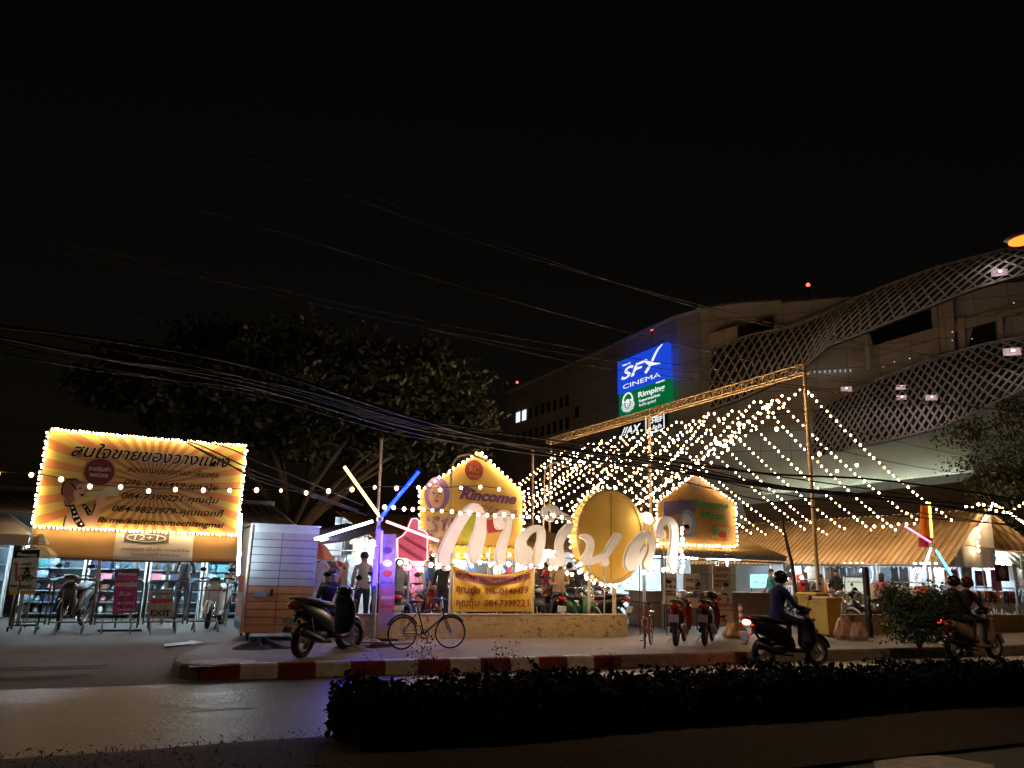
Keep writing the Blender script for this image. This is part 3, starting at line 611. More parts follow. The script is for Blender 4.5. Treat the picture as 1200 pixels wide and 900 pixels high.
# ------------------------------------------------------------------ shuttered kiosk on castors
BY = 15.5; A = PY(283, 754, BY); B_ = PY(363, 751, BY); bw = B_.x-A.x; t = thing('kiosk', 'shuttered wooden kiosk on castors, pale planks above and orange planks below', 'kiosk', ((A.x+B_.x)/2, BY, PZ)); hw = bw/2; zt = PY(320, 616, BY).z-PZ; zm = PY(320, 687, BY).z-PZ
PLW = mat('white_plank', (.5,.46,.47), .6, 0, .15, 3, .15); PLO = mat('orange_plank', (.6,.27,.11), .6, 0, .2, 4, .2); DKP = mat('plank_gap', (.05,.03,.03), .8)
core = MB(); core.box((0,.62,.14+(zt-.14)/2), (bw-.03,1.16,zt-.14)); core.build('carcass', DKP, t)
def planks(z0, z1, n, name, m):
    b = MB(); h = (z1-z0)/n
    for i in range(n):
        for x0, x1 in ((-hw,-.004-hw*.1),(.002-hw*.1,hw)):
            b.box(((x0+x1)/2, .012+random.uniform(-.003,.003), z0+h*(i+.5)), (x1-x0-.006, .03, h-.012))
    return b.build(name, m, t, bevel=.004)
planks(zm, zt-.12, 7, 'shutter', PLW); planks(.14, zm, 6, 'lower_front', PLO)
b = MB(); b.box((0,.02,zt-.06), (bw+.02,.05,.13)); b.box((0,.6,zt+.015), (bw+.06,1.3,.03)); b.build('fascia', WHITEP, t)
b = MB(); b.box((-hw*.62,-.012,zm-.14), (.24,.02,.11)); b.build('latch_plate', mat('grey_patch', (.3,.3,.32), .5), t); b = MB(); b.box((-hw*.28,-.014,zm-.12), (.05,.025,.13)); b.build('latch', BLACK, t)
b = MB(); b.box((-hw-.02,.62,.16+(zt-.2)/2), (.025,1.2,zt-.2)); b.build('side_panel', mat('side_board_white', (.5,.5,.52), .6), t); b = MB()
for k, z in enumerate((.55,1.0)): b.box((-hw-.036,.62,z), (.006,.9,.3))
b.build('side_print', mat('print_faded_red', (.5,.16,.16), .6), t); b = MB(); b.box((-hw-.036,.62,.26), (.006,1.1,.12)); b.build('side_band', INKB, t)
b = MB(); b.tube([(-hw-.03,-.01,.14),(-hw-.03,-.01,zt)], .03, 6); b.build('corner_post', mat('cream_paint', (.55,.42,.25), .6), t)
for x in (-hw+.1, hw-.15):
    for y in (.12, 1.05):
        b = MB(); b.torus((x,y,.07), .045, .025, 'x', 14, 6); b.box((x,y,.125), (.08,.06,.04)); b.build('castor', RUBBER, t)
k0 = PY(282, 602, BY-.22); k1 = PY(279, 674, BY-.22); tube_lamp(k1, k0, 'vertical white tube glowing at the left corner of the kiosk', gmat('kiosk_tube', (.6,.9,1), (.25,.75,1), 60, .02), .03, None, False)
# dark cloth heap by the kiosk
def heap(name, label, cat, loc, rx, ry, h, m, seed, group=None):
    rr = random.Random(seed); b = MB(); ph = [rr.uniform(0,6) for _ in range(8)]
    def fn(u, v):
        a = 2*pi*u; r = v; w = 1+.18*sin(3*a+ph[0])+.12*sin(5*a+ph[1]); z = h*(1-r**1.6)*(1+.3*sin(4*a+ph[2]+5*r)+.25*sin(7*a+ph[3]-6*r)); return (rx*w*r*cos(a), ry*w*r*sin(a), max(0, z))
    b.grid(fn, 40, 10); o = b.build(name, m, None, loc); return tagit(o, label, cat, group)
heap('cloth_heap', 'dark heap of cloth on the pavement at the foot of the kiosk', 'cloth', G(305, 760, PZ), .5, .25, .12, mat('dark_cloth', (.02,.025,.02), .9), 3)
heap('rag_pile', 'pale crumpled rags on the pavement beyond the black scooter', 'rags', G(410, 763, PZ), .4, .2, .1, mat('pale_rag', (.4,.34,.28), .9), 5)
heap('rag_pile', 'second pile of crumpled rags, between the scooter and the bicycle', 'rags', G(430, 757, PZ), .38, .18, .1, mat('pale_rag', (.4,.34,.28), .9), 9)
t = thing('wood_scraps', 'flat scraps of board lying by the foot of the wall near the bicycle', 'boards', G(447, 759, PZ)); b = MB()
for i in range(4): b.box((random.uniform(-.25,.25), random.uniform(-.12,.12), .012+.026*i), (random.uniform(.5,.8), .1, .022), RZ(random.uniform(-.4,.4)))
b.build('board', mat('old_board', (.2,.13,.09), .8), t)
# ------------------------------------------------------------------ low stained wall
WY = 15.4; m = mat('stained_ochre_render', (.44,.30,.13), .85, 0, .15, 2, .3); n, L, bs = nodes_of(m); tc = n.new('ShaderNodeTexCoord'); mp = n.new('ShaderNodeMapping'); mp.inputs['Scale'].default_value = (1, 1, 1.6); L.new(tc.outputs['Object'], mp.inputs[0])
na = n.new('ShaderNodeTexNoise'); na.inputs['Scale'].default_value = 6; na.inputs['Detail'].default_value = 8; na.inputs['Roughness'].default_value = .75; L.new(mp.outputs[0], na.inputs[0]); ca = n.new('ShaderNodeValToRGB'); ca.color_ramp.elements[0].position = .52; ca.color_ramp.elements[1].position = .62; L.new(na.outputs['Fac'], ca.inputs[0])
nb = n.new('ShaderNodeTexNoise'); nb.inputs['Scale'].default_value = .9; L.new(mp.outputs[0], nb.inputs[0]); cb = n.new('ShaderNodeValToRGB'); cb.color_ramp.elements[0].position = .38; cb.color_ramp.elements[1].position = .52; L.new(nb.outputs['Fac'], cb.inputs[0])
mu = n.new('ShaderNodeMath'); mu.operation = 'MULTIPLY'; L.new(ca.outputs[0], mu.inputs[0]); L.new(cb.outputs[0], mu.inputs[1]); mx = n.new('ShaderNodeMix'); mx.data_type = 'RGBA'; L.new(mu.outputs[0], mx.inputs[0]); old = bs.inputs['Base Color'].links[0].from_socket; L.new(old, mx.inputs[6]); mx.inputs[7].default_value = (.09,.055,.03,1); L.new(mx.outputs[2], bs.inputs['Base Color']); WALLM = m
def lowwall(x0, x1, label, h=.46):
    t = thing('low_wall', label, 'wall', ((x0+x1)/2, WY, PZ)); w = x1-x0; b = MB(); b.box((0,.075,h/2-.05), (w,.15,h+.1)); b.build('wall', WALLM, t, bevel=.012)
    b = MB(); b.box((0,.075,h+.0165), (w+.02,.18,.03)); b.build('coping', mat('coping_cement', (.4,.33,.24), .85, 0, .2, 5, .2), t, bevel=.008); return t
lowwall(2.95, 10.25, 'long low stained ochre wall along the pavement under the big white letters')
lowwall(16.35, 27, 'low dark ochre wall at the right behind the bush and the riders')
# sagging yellow banner between two posts
t = thing('vinyl_banner', 'sagging yellow vinyl banner with two telephone numbers hung above the low wall', 'banner', (0, 15.475, 0)); q = Plane(t); x0, _ = q(530, 690); x1, _ = q(623, 690); zt = (q(530,663)[1]+q(622,665)[1])/2; zb = (q(530,717)[1]+q(622,717)[1])/2
def ban(u, v):
    s = 4*u*(1-u); fold = .06*sin(11*atan2(v+.02,u+.02))*(1-v*.4)*min(1,3*(1-u))*(1-u)+.06*sin(11*atan2(v+.02,1.02-u))*(1-v*.4)*u+ .03*sin(u*9+v*5)*(1-v)+.035*sin((u-.5)*14*(1-.5*v)+1.)*v+.012*sin(u*31+v*9); z = zt+(zb-zt)*v - .17*s*(1-v)**1.5
    return Vector((x0+(x1-x0)*u+.01*sin(v*7), fold-.06*s*(1-abs(2*v-.5)), z))
b = MB(); b.grid(ban, 60, 30); b.build('cloth', mat('yellow_vinyl', (.62,.38,.035), .42, 0, .08, 3), t, solid=.004)
# top strip printed dark red
b = MB(); b.grid(lambda u, v: ban(.04+.93*u, .05+.20*v+.06*sin(pi*u)*v)+Vector((0,-.006,0)), 50, 6); b.build('printed_band', mat('print_brown', (.3,.09,.08), .5), t)
def onban(p):
    u = (p[0]-x0)/(x1-x0); v = min(1, max(0, (zt-p[2])/(zt-zb))); a = ban(u, v); return (a.x, a.y+p[1]-.03, a.z)
ty = lambda f: zt+(zb-zt)*f
text('สนใจขายของวางแผงเช่า', (x0+x1)/2, ty(.21), 0, .13, mat('print_dark_red', (.2,.02,.02), .5) if False else mat('print_near_black_red', (.06,.008,.012), .6), t, (x1-x0)*.93, 0, .01, fn=onban)
for body, fr, w in (('คุณนุ้ย  096-0146459', .56, .9), ('คุณตุ้ม  084-7399221', .87, .9)): text(body, (x0+x1)/2-.01, ty(fr), 0, .155, mat('print_dark_red', (.2,.02,.02), .5), t, (x1-x0)*w, 0, .012, fn=onban)
b = MB()
for x in (x0-.03, x1+.05): b.tube([(x,.03,PZ+.49),(x,.03,zt+.25)], .03, 8)
b.build('post', mat('pale_post', (.5,.42,.32), .6), t)
# ------------------------------------------------------------------ big white script letters and the gold disc
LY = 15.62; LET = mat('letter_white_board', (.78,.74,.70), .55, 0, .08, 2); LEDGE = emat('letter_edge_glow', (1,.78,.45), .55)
zA = lambda L: [(500+a/7.5, 570+b/7.5, w/7.5) for a, b, w in L]; zB = lambda L: [(640+a/6.667, 560+b/6.667, w/6.667) for a, b, w in L]
LETTERS = [
 ('leftmost big white script letter, a tall arch above the yellow banner', [zA([(178,705,36),(158,640,58),(182,550,60),(237,420,53),(315,290,48),(385,205,42),(430,178,32),(470,205,30),(488,290,42),(478,400,56),(448,500,68),(432,590,62),(430,640,38)])]),
 ('second big white script letter, a hooked stroke above the middle of the banner', [zA([(650,335,46),(640,290,38),(668,245,34),(708,240,30),(732,285,24),(722,370,28),(695,450,38),(662,560,46),(655,635,44),(668,680,24)])]),
 ('third big white script letter, a rounded form with a triangular gap', [zA([(838,480,42),(845,570,60),(850,630,55),(885,575,55),(905,650,36)]), zA([(838,480,42),(890,410,34),(960,368,28),(1012,385,34),(1016,470,36),(990,580,44),(968,680,34)])]),
 ('fourth big white script letter with a floating curl above it, left of the gold disc', [zB([(205,362,14),(185,385,32),(140,440,36),(112,505,32),(112,560,30),(124,610,28),(110,655,36),(60,660,32),(28,640,10)]), zB([(84,592,5),(108,612,16)])]),
 ('white floating curl mark above the fourth letter beside the gold disc', [zB([(48,322,22),(2,296,20),(-4,255,20),(30,228,22),(70,238,24),(100,278,30),(145,300,24),(208,316,8)])]),
 ('fifth white script letter, a zigzag stroke across the gold disc', [zB([(285,458,12),(325,465,26),(356,510,28),(345,580,28),(312,640,32),(345,655,26),(410,628,26),(470,605,26),(520,525,32),(565,462,34)]), zB([(440,625,26),(465,655,36)])]),
 ('sixth white script letter, a slanted loop at the right edge of the gold disc', [zB([(760,455,34),(690,560,52),(648,660,40),(668,695,34),(715,650,34),(770,560,22)]), zB([(750,455,26),(800,445,28),(828,500,28),(822,590,32),(790,670,34),(798,700,22)])]),
 ('rightmost big white script letter, a tall hook standing beside the gold disc', [zB([(905,440,42),(885,390,28),(915,345,34),(965,330,30),(1003,375,32),(1008,470,32),(1002,570,38),(992,660,40),(1012,722,18)])]),
]
HOL = {2: [zA([(948,455,40)])], 6: [zB([(784,500,22)])], 4: [zB([(36,272,19)])]}
for i, (lab, st) in enumerate(LETTERS):
    yy = LY-.03*i % .06; yy = LY - .004*i; allp = [p for s in st for p in s]; mx_ = sum(p[0] for p in allp)/len(allp); zb_ = max(p[1] for p in allp)
    base = PY(mx_, zb_, yy); t = thing('script_letter', lab, 'letter', (base.x, yy, base.z), 0, 'big white letters over the low wall'); pk = 900/(base.dot(Vector((fw.x, fw.y, 0))))
    conv = []
    for s in st: conv.append([(lambda c: (c.x-base.x, c.z-base.z, w/pk*.91))(PY(a, b_, yy)) for a, b_, w in s])
    hol = [(lambda c: (c.x-base.x, c.z-base.z, w/pk))(PY(a, b_, yy)) for s in HOL.get(i, []) for a, b_, w in s]
    lp = stroke_loops(conv, .012, 0, hol); plate('letter_face', lp, 0, .10, LET, t, .006)
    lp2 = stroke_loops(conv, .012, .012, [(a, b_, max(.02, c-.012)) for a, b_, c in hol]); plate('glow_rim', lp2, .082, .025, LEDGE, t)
    b = MB(); xs = [p[0] for s in conv for p in s]; zlow = -base.z+PZ
    for f in ((.3, .7) if i < 6 else (.6,)): xx = min(xs)+(max(xs)-min(xs))*f; b.tube([(xx,.16,zlow),(xx,.16,.35)], .018 if i < 6 else .012, 6)
    if 'curl' in lab: b = MB(); b.tube([(0,.10,.12),(.2,.24,.12),(.75,.40,.05)], .014, 6)
    b.build('post', STEEL if i < 6 else DARKMETAL, t)
DY = 15.95; c0 = PY(715, 628, DY); t = thing('gold_disc', 'large upright golden oval disc ringed with bulbs behind the white letters', 'disc', (c0.x, DY, PZ)); cz = c0.z-PZ; dl = PY(676,628,DY).x-c0.x; dr = PY(755,628,DY).x-c0.x; rx = (dr-dl)/2; cx = (dr+dl)/2; rz_ = (PY(715,574,DY).z-PY(715,684,DY).z)/2
GOLD = mat('gold_board', (.78,.48,.08), .7, 0, .12, 1.2, .12)
plate('face', [circle(cx, cz, rx*.93, rz_*.94, 72)], .03, .04, GOLD, t); plate('rim', [circle(cx, cz, rx, rz_, 72), circle(cx, cz, rx*.93, rz_*.945, 72)], -.03, .34, mat('gold_rim', (.6,.4,.1), .45, .2, .15), t, .006)
b = MB(); b.tube([(cx+rx*.965*cos(a*2*pi/72), -.035, cz+rz_*.965*sin(a*2*pi/72)) for a in range(72)], .012, 5, closed=True); b.build('rim_bead', mat('rim_cream', (.7,.55,.3), .5), t)
b = MB(); b.tube([(cx+.15,.12,0),(cx+.15,.12,cz-rz_+.05)], .05, 8); b.tube([(cx-.55,.12,0),(cx-.55,.12,cz-rz_*.8)], .03, 8); b.build('post', mat('cream_paint', (.55,.42,.25), .6), t); b = MB(); b.box((cx,.012,cz), (.012,.01,rz_*1.85)); b.build('joint', mat('gold_joint', (.25,.14,.03), .6), t)
pts = [Vector((c0.x+cx+(rx+.05)*cos(a)-.03, DY+.22, c0.z+(rz_+.05)*sin(a))) for a in [2*pi*i/56+.3 for i in range(57)]]
string('ring of warm bulbs around the golden disc', pts, .15, .03, 0, hang=0, jit=.03, m=BULBD)
# ------------------------------------------------------------------ gable signboards with stalls behind
def bulbs_px(label, pts, Y, sp, r=.036, sag=0, group=None, **k): return string(label, [PY(a, b_, Y) for a, b_ in pts], sp, r, sag, group=group, **k)
GYL = mat('yellow_board', (.66,.44,.11), .55, 0, .1, 1.5)
def gable(loop, Y, label, m):
    xs = [p[0] for p in loop]; c = PY(sum(xs)/len(xs), max(p[1] for p in loop), Y); t = thing('gable_signboard', label, 'signboard', (c.x, Y, PZ)); q = Plane(t)
    plate('panel', [pl_loop(loop, q)], 0, .06, m, t, .004); b = MB()
    for px in (min(xs)+8, max(xs)-8): x, z = q(px, loop[0][1]); b.box((x,.09,z/2+.3), (.07,.06,z+.6))
    b.build('post', STEEL, t); return t, q
g1 = [(493,655),(612,655),(612,577),(562,530),(493,574)]
t, q = gable(g1, 18.0, 'yellow gable board with purple lettering, red seal and a painted woman', GYL); y0 = -.004
x, z = q(555.5, 551); plate('seal', [circle(x, z, .25, .26)], y0-.004, .006, mat('print_seal_red', (.3,.05,.05), .5), t); text('RC', x, z-.06, y0-.006, .15, mat('print_gold', (.6,.35,.06), .5), t, .26); text('RINCOME', x, z-.18, y0-.006, .06, mat('print_gold', (.6,.35,.06), .5), t, .3)
line('Rincome', 538, 605, 584, .26, INKP, t, q, y0-.002, .03, .35, mat('print_lilac', (.4,.25,.35), .5), rot=-.03)
x, z = q(542, 574.5); plate('flourish', stroke_loops([[(x-.08,z,.03),(x,z+.06,.06),(x+.2,z+.03,.05),(x+.36,z-.02,.02)]], .012), y0-.002, .004, INKP, t)
line('Plaza', 556, 606, 601, .2, mat('print_purple_faded', (.32,.17,.2), .5), t, q, y0-.002, .02, .3)
plate('green_band', [pl_loop([(545,604),(565,602),(560,640),(540,640)], q)], y0, .004, mat('print_lime', (.45,.5,.06), .5), t); plate('red_band', [pl_loop([(568,610),(590,607),(594,622),(572,625)], q)], y0, .004, mat('print_crimson', (.5,.05,.08), .5), t)
x, z = q(512, 579); plate('hair', [circle(x, z, .33, .42)], y0, .004, mat('print_violet', (.22,.13,.32), .5), t); plate('printed_face', [circle(x-.01, z-.06, .2, .28)], y0-.005, .004, mat('print_pale_skin', (.62,.4,.3), .5), t)
b = MB()
for dx in (-.085,.075):
    b.prism(circle(x+dx, z+.02, .045, .022, 12), y0-.015, y0-.010); b.tube([(x+dx-.06,y0-.012,z+.075),(x+dx,y0-.012,z+.1),(x+dx+.06,y0-.012,z+.08)], .008, 4)
b.tube([(x,y0-.012,z+.02),(x+.02,y0-.012,z-.08),(x-.015,y0-.012,z-.085)], .006, 4); b.build('printed_features', INKP, t)
plate('printed_lips', [circle(x-.005, z-.17, .05, .03, 16)], y0-.010, .004, INKR, t)
b = MB(); rr = random.Random(4); X0, Z0 = q(497, 653); X1, Z1 = q(533, 606)
b.prism(rect(X0, X1, Z0, Z1), y0-.004, y0); b.build('printed_dress', mat('print_lace', (.5,.36,.28), .5), t); b = MB()
for i in range(55):
    bx, bz = rr.uniform(X0+.03, X1-.03), rr.uniform(Z0+.03, Z1-.03); b.torus((bx, y0-.006, bz), rr.uniform(.02,.045), .008, 'y', 9, 4)
b.build('printed_lace', INKP, t)
g2 = [(772,642),(862,642),(862,590),(815,557),(770,588)]
m2 = mat('board_multicolour', (.34,.2,.06), .55, 0, .3, 1.6)
t, q = gable(g2, 18.0, 'smaller yellow gable board with green lettering and painted blue mug', m2)
x, z = q(814, 567.5); plate('seal', [circle(x, z, .2, .22)], y0, .004, mat('print_grey_plum', (.22,.15,.17), .5), t); text('RC', x, z-.06, y0-.004, .12, mat('print_gold', (.6,.35,.06), .5), t, .2)
plate('blue_band', [pl_loop([(778,588),(815,585),(815,600),(778,605)], q)], y0, .004, mat('print_indigo', (.13,.1,.25), .5), t)
line('Rincome', 811, 853, 593, .19, INKG, t, q, y0-.002, .03, .35, mat('print_lime2', (.35,.4,.12), .5)); line('Plaza', 820, 848, 607, .19, INKG, t, q, y0-.002, .03, .35, mat('print_lime2', (.35,.4,.12), .5)); line('Kad', 794, 809, 590, .14, INKP, t, q, y0-.006, .02, .3)
x, z = q(806, 612); plate('mug', [circle(x, z, .28, .36)], y0-.002, .004, mat('print_sky', (.2,.32,.6), .5), t); plate('mug_band', [circle(x-.03, z+.03, .17, .2)], y0-.008, .004, mat('print_pale', (.55,.55,.6), .5), t); plate('mug_mark', [circle(x-.05, z-.14, .1, .09)], y0-.008, .004, INKR, t); line('coffee', 800, 816, 629, .07, INKB, t, q, y0-.010, .0, .2)
lo, _ = stroke_loops([[(0,0,.1)]], .02), 0
xa, za = q(832, 633); xb, zb2 = q(857, 616); plate('food_frame', [stroke_loops([[(xa+.1,za+.1,.09),(xb-.1,za+.1,.09),(xb-.1,zb2-.1,.09),(xa+.1,zb2-.1,.09),(xa+.1,za+.1,.09)]], .015)[0]] if True else [], y0, .004, mat('print_brick', (.4,.12,.05), .5), t)
plate('food_picture', [rect(xa+.06, xb-.06, za+.06, zb2-.06)], y0-.006, .004, mat('print_olive', (.3,.26,.08), .5, 0, .5, 9), t); plate('food_leaf', [circle(xa+.17, za+.28, .1, .14)], y0-.011, .004, INKG, t); plate('food_fruit', [circle(xa+.45, za+.18, .16, .1), ], y0-.011, .004, INKR, t)
GB = 'bulb borders of the gable boards'
def gb(label, pts, sp=.15, r=.036): return bulbs_px(label, pts, 17.9, sp, r, group=GB, hang=0, jit=.015, m=BULBD)
gb('bulb string up the left roof slope of the first gable board', [(489,577),(562,529)]); gb('bulb string down the right roof slope of the first gable board', [(562,529),(614,578)]); gb('bulb string down the left side of the first gable board', [(492,578),(491,655)]); gb('bulb string down the right side of the first gable board', [(614,580),(614,650)], .16)
gb('bulb string up the left roof slope of the second gable board', [(769,589),(815,555)], .13, .028); gb('bulb string down the right roof slope of the second gable board', [(815,555),(862,590)], .12, .03); gb('bulb string down the left side of the second gable board', [(769,590),(771,640)], .12); gb('bulb string down the right side of the second gable board', [(862,592),(864,642)], .12); gb('bulb string along the bottom of the second gable board', [(772,637),(863,641)], .13)
bulbs_px('long sparse bulb string crossing in front of the billboard to the first gable board', [(-60,549),(3,553),(45,555),(110,568),(185,573),(295,573),(358,575),(395,574),(433,570),(485,570),(505,572),(560,569),(590,573)], 14.9, .45, .04, 0, hang=.03)
bulbs_px('thick bulb string running over the white letters from the neon star towards the disc', [(445,595),(484,597),(560,602),(625,606),(668,605)], 14.9, .2, .042, 0, hang=0, m=BULBX)
bulbs_px('large bulbs in a row below the white letters from the thumb sign to the disc', [(466,661),(500,664),(540,660),(580,662),(620,662),(660,668),(680,671)], 14.75, .19, .042, .03, jit=.06, hang=0, m=BULBY)
bulbs_px('large bulbs in a short row below the rightmost white letters', [(752,672),(770,667),(800,668)], 15.2, .17, .05, 0, jit=.04, hang=0, m=BULBX)
bulbs_px('vertical bulb string beside the rightmost white letter', [(800,616),(799,640),(801,669)], 15.4, .13, .048, 0, jit=.02, hang=0, m=BULBX)
bulbs_px('row of bulbs along the lower edge of the first gable board', [(494,651),(612,650)], 17.6, .2, .04, 0, hang=0, group=None)
bulbs_px('large bulbs hung in an arc in front of the lower edge of the golden disc', [(676,655),(684,671),(697,682),(715,688),(735,684),(748,672)], 14.9, .19, .042, 0, jit=.04, hang=0, m=BULBY)
w = PY(759, 607, 15.7); t = thing('spotlight', 'bright white starburst lamp between the gold disc and the rightmost letter', 'lamp', w); b = MB(); b.sphere((0,0,0), (.16,.1,.12), 12, 8, RY(.7)); b.build('lens', emat('spot_glass', (1,.9,.7), 14), t); MB().tube([(0,.08,0),(.05,.25,-.4),(.05,.25,PZ-w.z)], .02, 6).build('post', STEEL, t)
# ------------------------------------------------------------------ pink thumb sign
ty0 = PY(480, 660, 16.4); t = thing('thumb_sign', 'pink thumbs-up shaped sign with white neon outline', 'sign', (ty0.x, 16.4, ty0.z)); q = Plane(t); zo = lambda L: [(250+a/4, 520+b/4) for a, b in L]
TH = zo([(862,536),(862,445),(885,432),(905,408),(928,352),(950,350),(962,362),(960,400),(985,408),(1002,425),(1000,545),(985,553),(925,552),(905,540)])
plate('panel', [pl_loop(TH, q)], 0, .12, mat('pink_acrylic', (.75,.14,.26), .4, 0, .08), t); b = MB(); lp = pl_loop(TH, q); b.tube([(a,-.03,z) for a, z in lp], .012, 6, closed=True); b.build('neon_outline', emat('pink_neon', (1,.55,.6), 2.2), t)
b = MB()
for st in ([(862,470),(985,550)], [(885,432),(1000,500)]): b.tube([(lambda k: (k[0], -.006, k[1]))(q(*zo([p])[0])) for p in st], .035, 4)
b.build('printed_shade', mat('pink_deep', (.5,.06,.15), .4), t); b = MB(); x, z = q(482, 655); b.tube([(x,.1,z),(x,.1,PZ-ty0.z)], .025, 6); b.build('post', STEEL, t)
# ------------------------------------------------------------------ neon stars
def star(label, cpx, tubes, Y, foot, pole=None):
    c = PY(*cpx, Y); f = PY(foot[0], foot[1], Y); t = thing('neon_star', label, 'neon light', (c.x, Y, PZ)); q = Plane(t); b = MB(); fx, fz = q(*foot); b.tube([(fx,.06,0),(0,.06,c.z-PZ)], .035, 8); b.build('pole', STEEL if pole is None else pole, t)
    b = MB(); b.sphere((0,.0,c.z-PZ), .07, 10, 8); b.build('hub', mat('star_hub', (.7,.6,.5), .5), t)
    for (p0, p1, m, r) in tubes:
        a = q(*p0); e = q(*p1); MB().tube([(a[0],-.03,a[1]),(e[0],-.03,e[1])], r, 8).build('neon_tube', m, t)
        MB().tube([(a[0],.012,a[1]),(e[0],.012,e[1])], r*.7, 6).build('backing_rod', STEEL, t)
    return t, q
star('five-armed multicoloured neon star on a pole above the black scooter', (445,608), [((403,547),(443,603),gmat('neon_yellow',(1,.8,.2),(1,.6,.05),9,.15),.03), ((447,605),(490,553),gmat('neon_blue',(.0008,.006,1),(.0,.004,1),50,.2),.036), ((368,632),(436,611),gmat('neon_white',(.55,.85,1),(.2,.6,1),22,.04),.03), ((452,611),(513,634),gmat('neon_pink',(1,.3,.36),(1,.12,.2),8,.15),.026), ((443.5,620),(438,686),gmat('neon_violet',(.0035,.0016,1),(.002,.0004,1),140,.1),.045), ((447,622),(446,660),gmat('neon_lilac',(.04,.03,1),(.02,.01,1),20,.1),.03)], 15.0, (438,757))
star('neon star with orange top, pink, white and cyan tubes above the bush', (1091,637), [((1088,588),(1091,630),gmat('neon_orange',(1,.45,.05),(1,.3,.02),12,.12),.035), ((1060,617),(1089,635),gmat('neon_rose',(1,.15,.35),(1,.05,.2),8,.15),.03), ((1090,642),(1076,681),emat('neon_warmwhite',(1,.85,.6),7),.028), ((1096,645),(1119,682),gmat('neon_cyan',(.06,.5,1),(0,.35,1),10,.15),.035)], 16.0, (1101,722), mat('pale_post', (.5,.42,.32), .6))
t = thing('pennant_board', 'tall orange and red board behind the top of the right neon star', 'board', (*PY(1082,700,16.15).xy, PZ)); q = Plane(t)
plate('board', [pl_loop([(1080,590),(1091,590),(1091,634),(1078,636)], q)], 0, .04, mat('orange_board', (.6,.22,.03), .5), t); plate('lower_board', [pl_loop([(1077,630),(1092,628),(1092,641),(1077,641)], q)], -.01, .04, mat('red_board', (.45,.03,.08), .5), t); x, z = q(1086, 641); MB().tube([(x,.05,z),(x,.05,0)], .025, 6).build('post', STEEL, t)
# purple roll-up banner and thin poles
t = thing('rollup_banner', 'tall narrow purple roll-up banner with pictures beside the neon star pole', 'banner', (*PY(452,740,15.2).xy, PZ)); q = Plane(t)
plate('cloth', [pl_loop([(446,626),(464,626),(461,738),(443,740)], q)], 0, .008, mat('print_mauve', (.3,.2,.42), .55, 0, .35, 5), t); plate('pink_band', [pl_loop([(445,688),(462.5,688),(462,718),(444.5,718)], q)], -.004, .006, mat('print_rose', (.5,.15,.25), .5, 0, .3, 6), t)
for i, yy in enumerate((645, 660, 672)):
    x, z = q(454, yy); plate('picture', [circle(x, z, .1, .07, 12)], -.004, .006, [INKP, INKW, INKR][i], t)
line('ลดราคา', 446, 461, 702, .07, INKW, t, q, -.008, shear=0); line('พิเศษ', 446, 460, 712, .06, INKR, t, q, -.008, shear=0); line('เสื้อผ้า', 446, 462, 684, .05, INKP, t, q, -.008, shear=0)
b = MB(); a = q(443,741); c = q(464,741); b.box(((a[0]+c[0])/2,.02,.02), (c[0]-a[0]+.05,.25,.04)); b.tube([(-.25,-.05,0),(-.25,-.05,.75)], .018, 6); b.build('stand', DARKMETAL, t)
def thinpole(label, px0, py0, px1, py1, Y, r=.03, m=STEEL, hook=0, z0=PZ, name='pole'):
    a = PY(px0, py0, Y); f = PY(px1, py1, Y); t = thing(name, label, 'pole', (f.x, Y, z0)); d = Vector((a.x-f.x, 0, a.z-z0)); pts = [(0,0,0), d]
    if hook: pts = [(0,0,0), d*.93, d*.985+Vector((hook*.15,0,0)), d+Vector((hook*.45,0,.02)), d+Vector((hook*.9,0,-.1))]
    b = MB(); b.tube(pts, r, 7); b.sphere(pts[-1], r*1.6, 8, 6); b.build('shaft', m, t); return t
thinpole('tall thin grey flagpole rising from the neon star', 447, 515, 443, 640, 16.5, .03)
thinpole('hook-necked thin pole in front of the first gable board', 530, 531, 527, 620, 17.4, .03, hook=1, m=mat('pale_post', (.5,.42,.32), .6)); thinpole('thin pole just right of the first gable board holding bulb strings', 624, 527, 625, 600, 22, .05, m=mat('pale_post', (.5,.42,.32), .6)); thinpole('hook-necked thin pole behind the bulb strings left of the disc', 638, 541, 637, 600, 24, .035, hook=1)
thinpole('slim pole in front of the second gable board', 776, 555, 778, 655, 17.2, .018); thinpole('slim pole between the disc and the second gable board', 752, 570, 753, 620, 17.2, .018)
# crooked tree stem and dark post in front of the right stalls
f = PY(933, 712, 16.4); t = thing('crooked_post', 'crooked thin bare stem standing before the orange roof', 'post', (f.x, 16.4, PZ)); q = Plane(t)
b = MB(); b.tube([(q(a, b_)[0], 0, q(a, b_)[1]) for a, b_ in ((936,728),(933,700),(928,660),(923,640),(918,618),(917,600))], [.06,.055,.05,.045,.035,.025], 7); b.build('stem', BARK, t)
f = G(1020, 747, PZ); t = thing('dark_post', 'straight dark wooden post standing by the low wall right of the rubbish bags', 'post', f); b = MB(); b.box((0,0,.86), (.12,.12,1.72)); b.build('post', mat('dark_wood', (.025,.018,.015), .8, 0, .4, 10), t, bevel=.01)
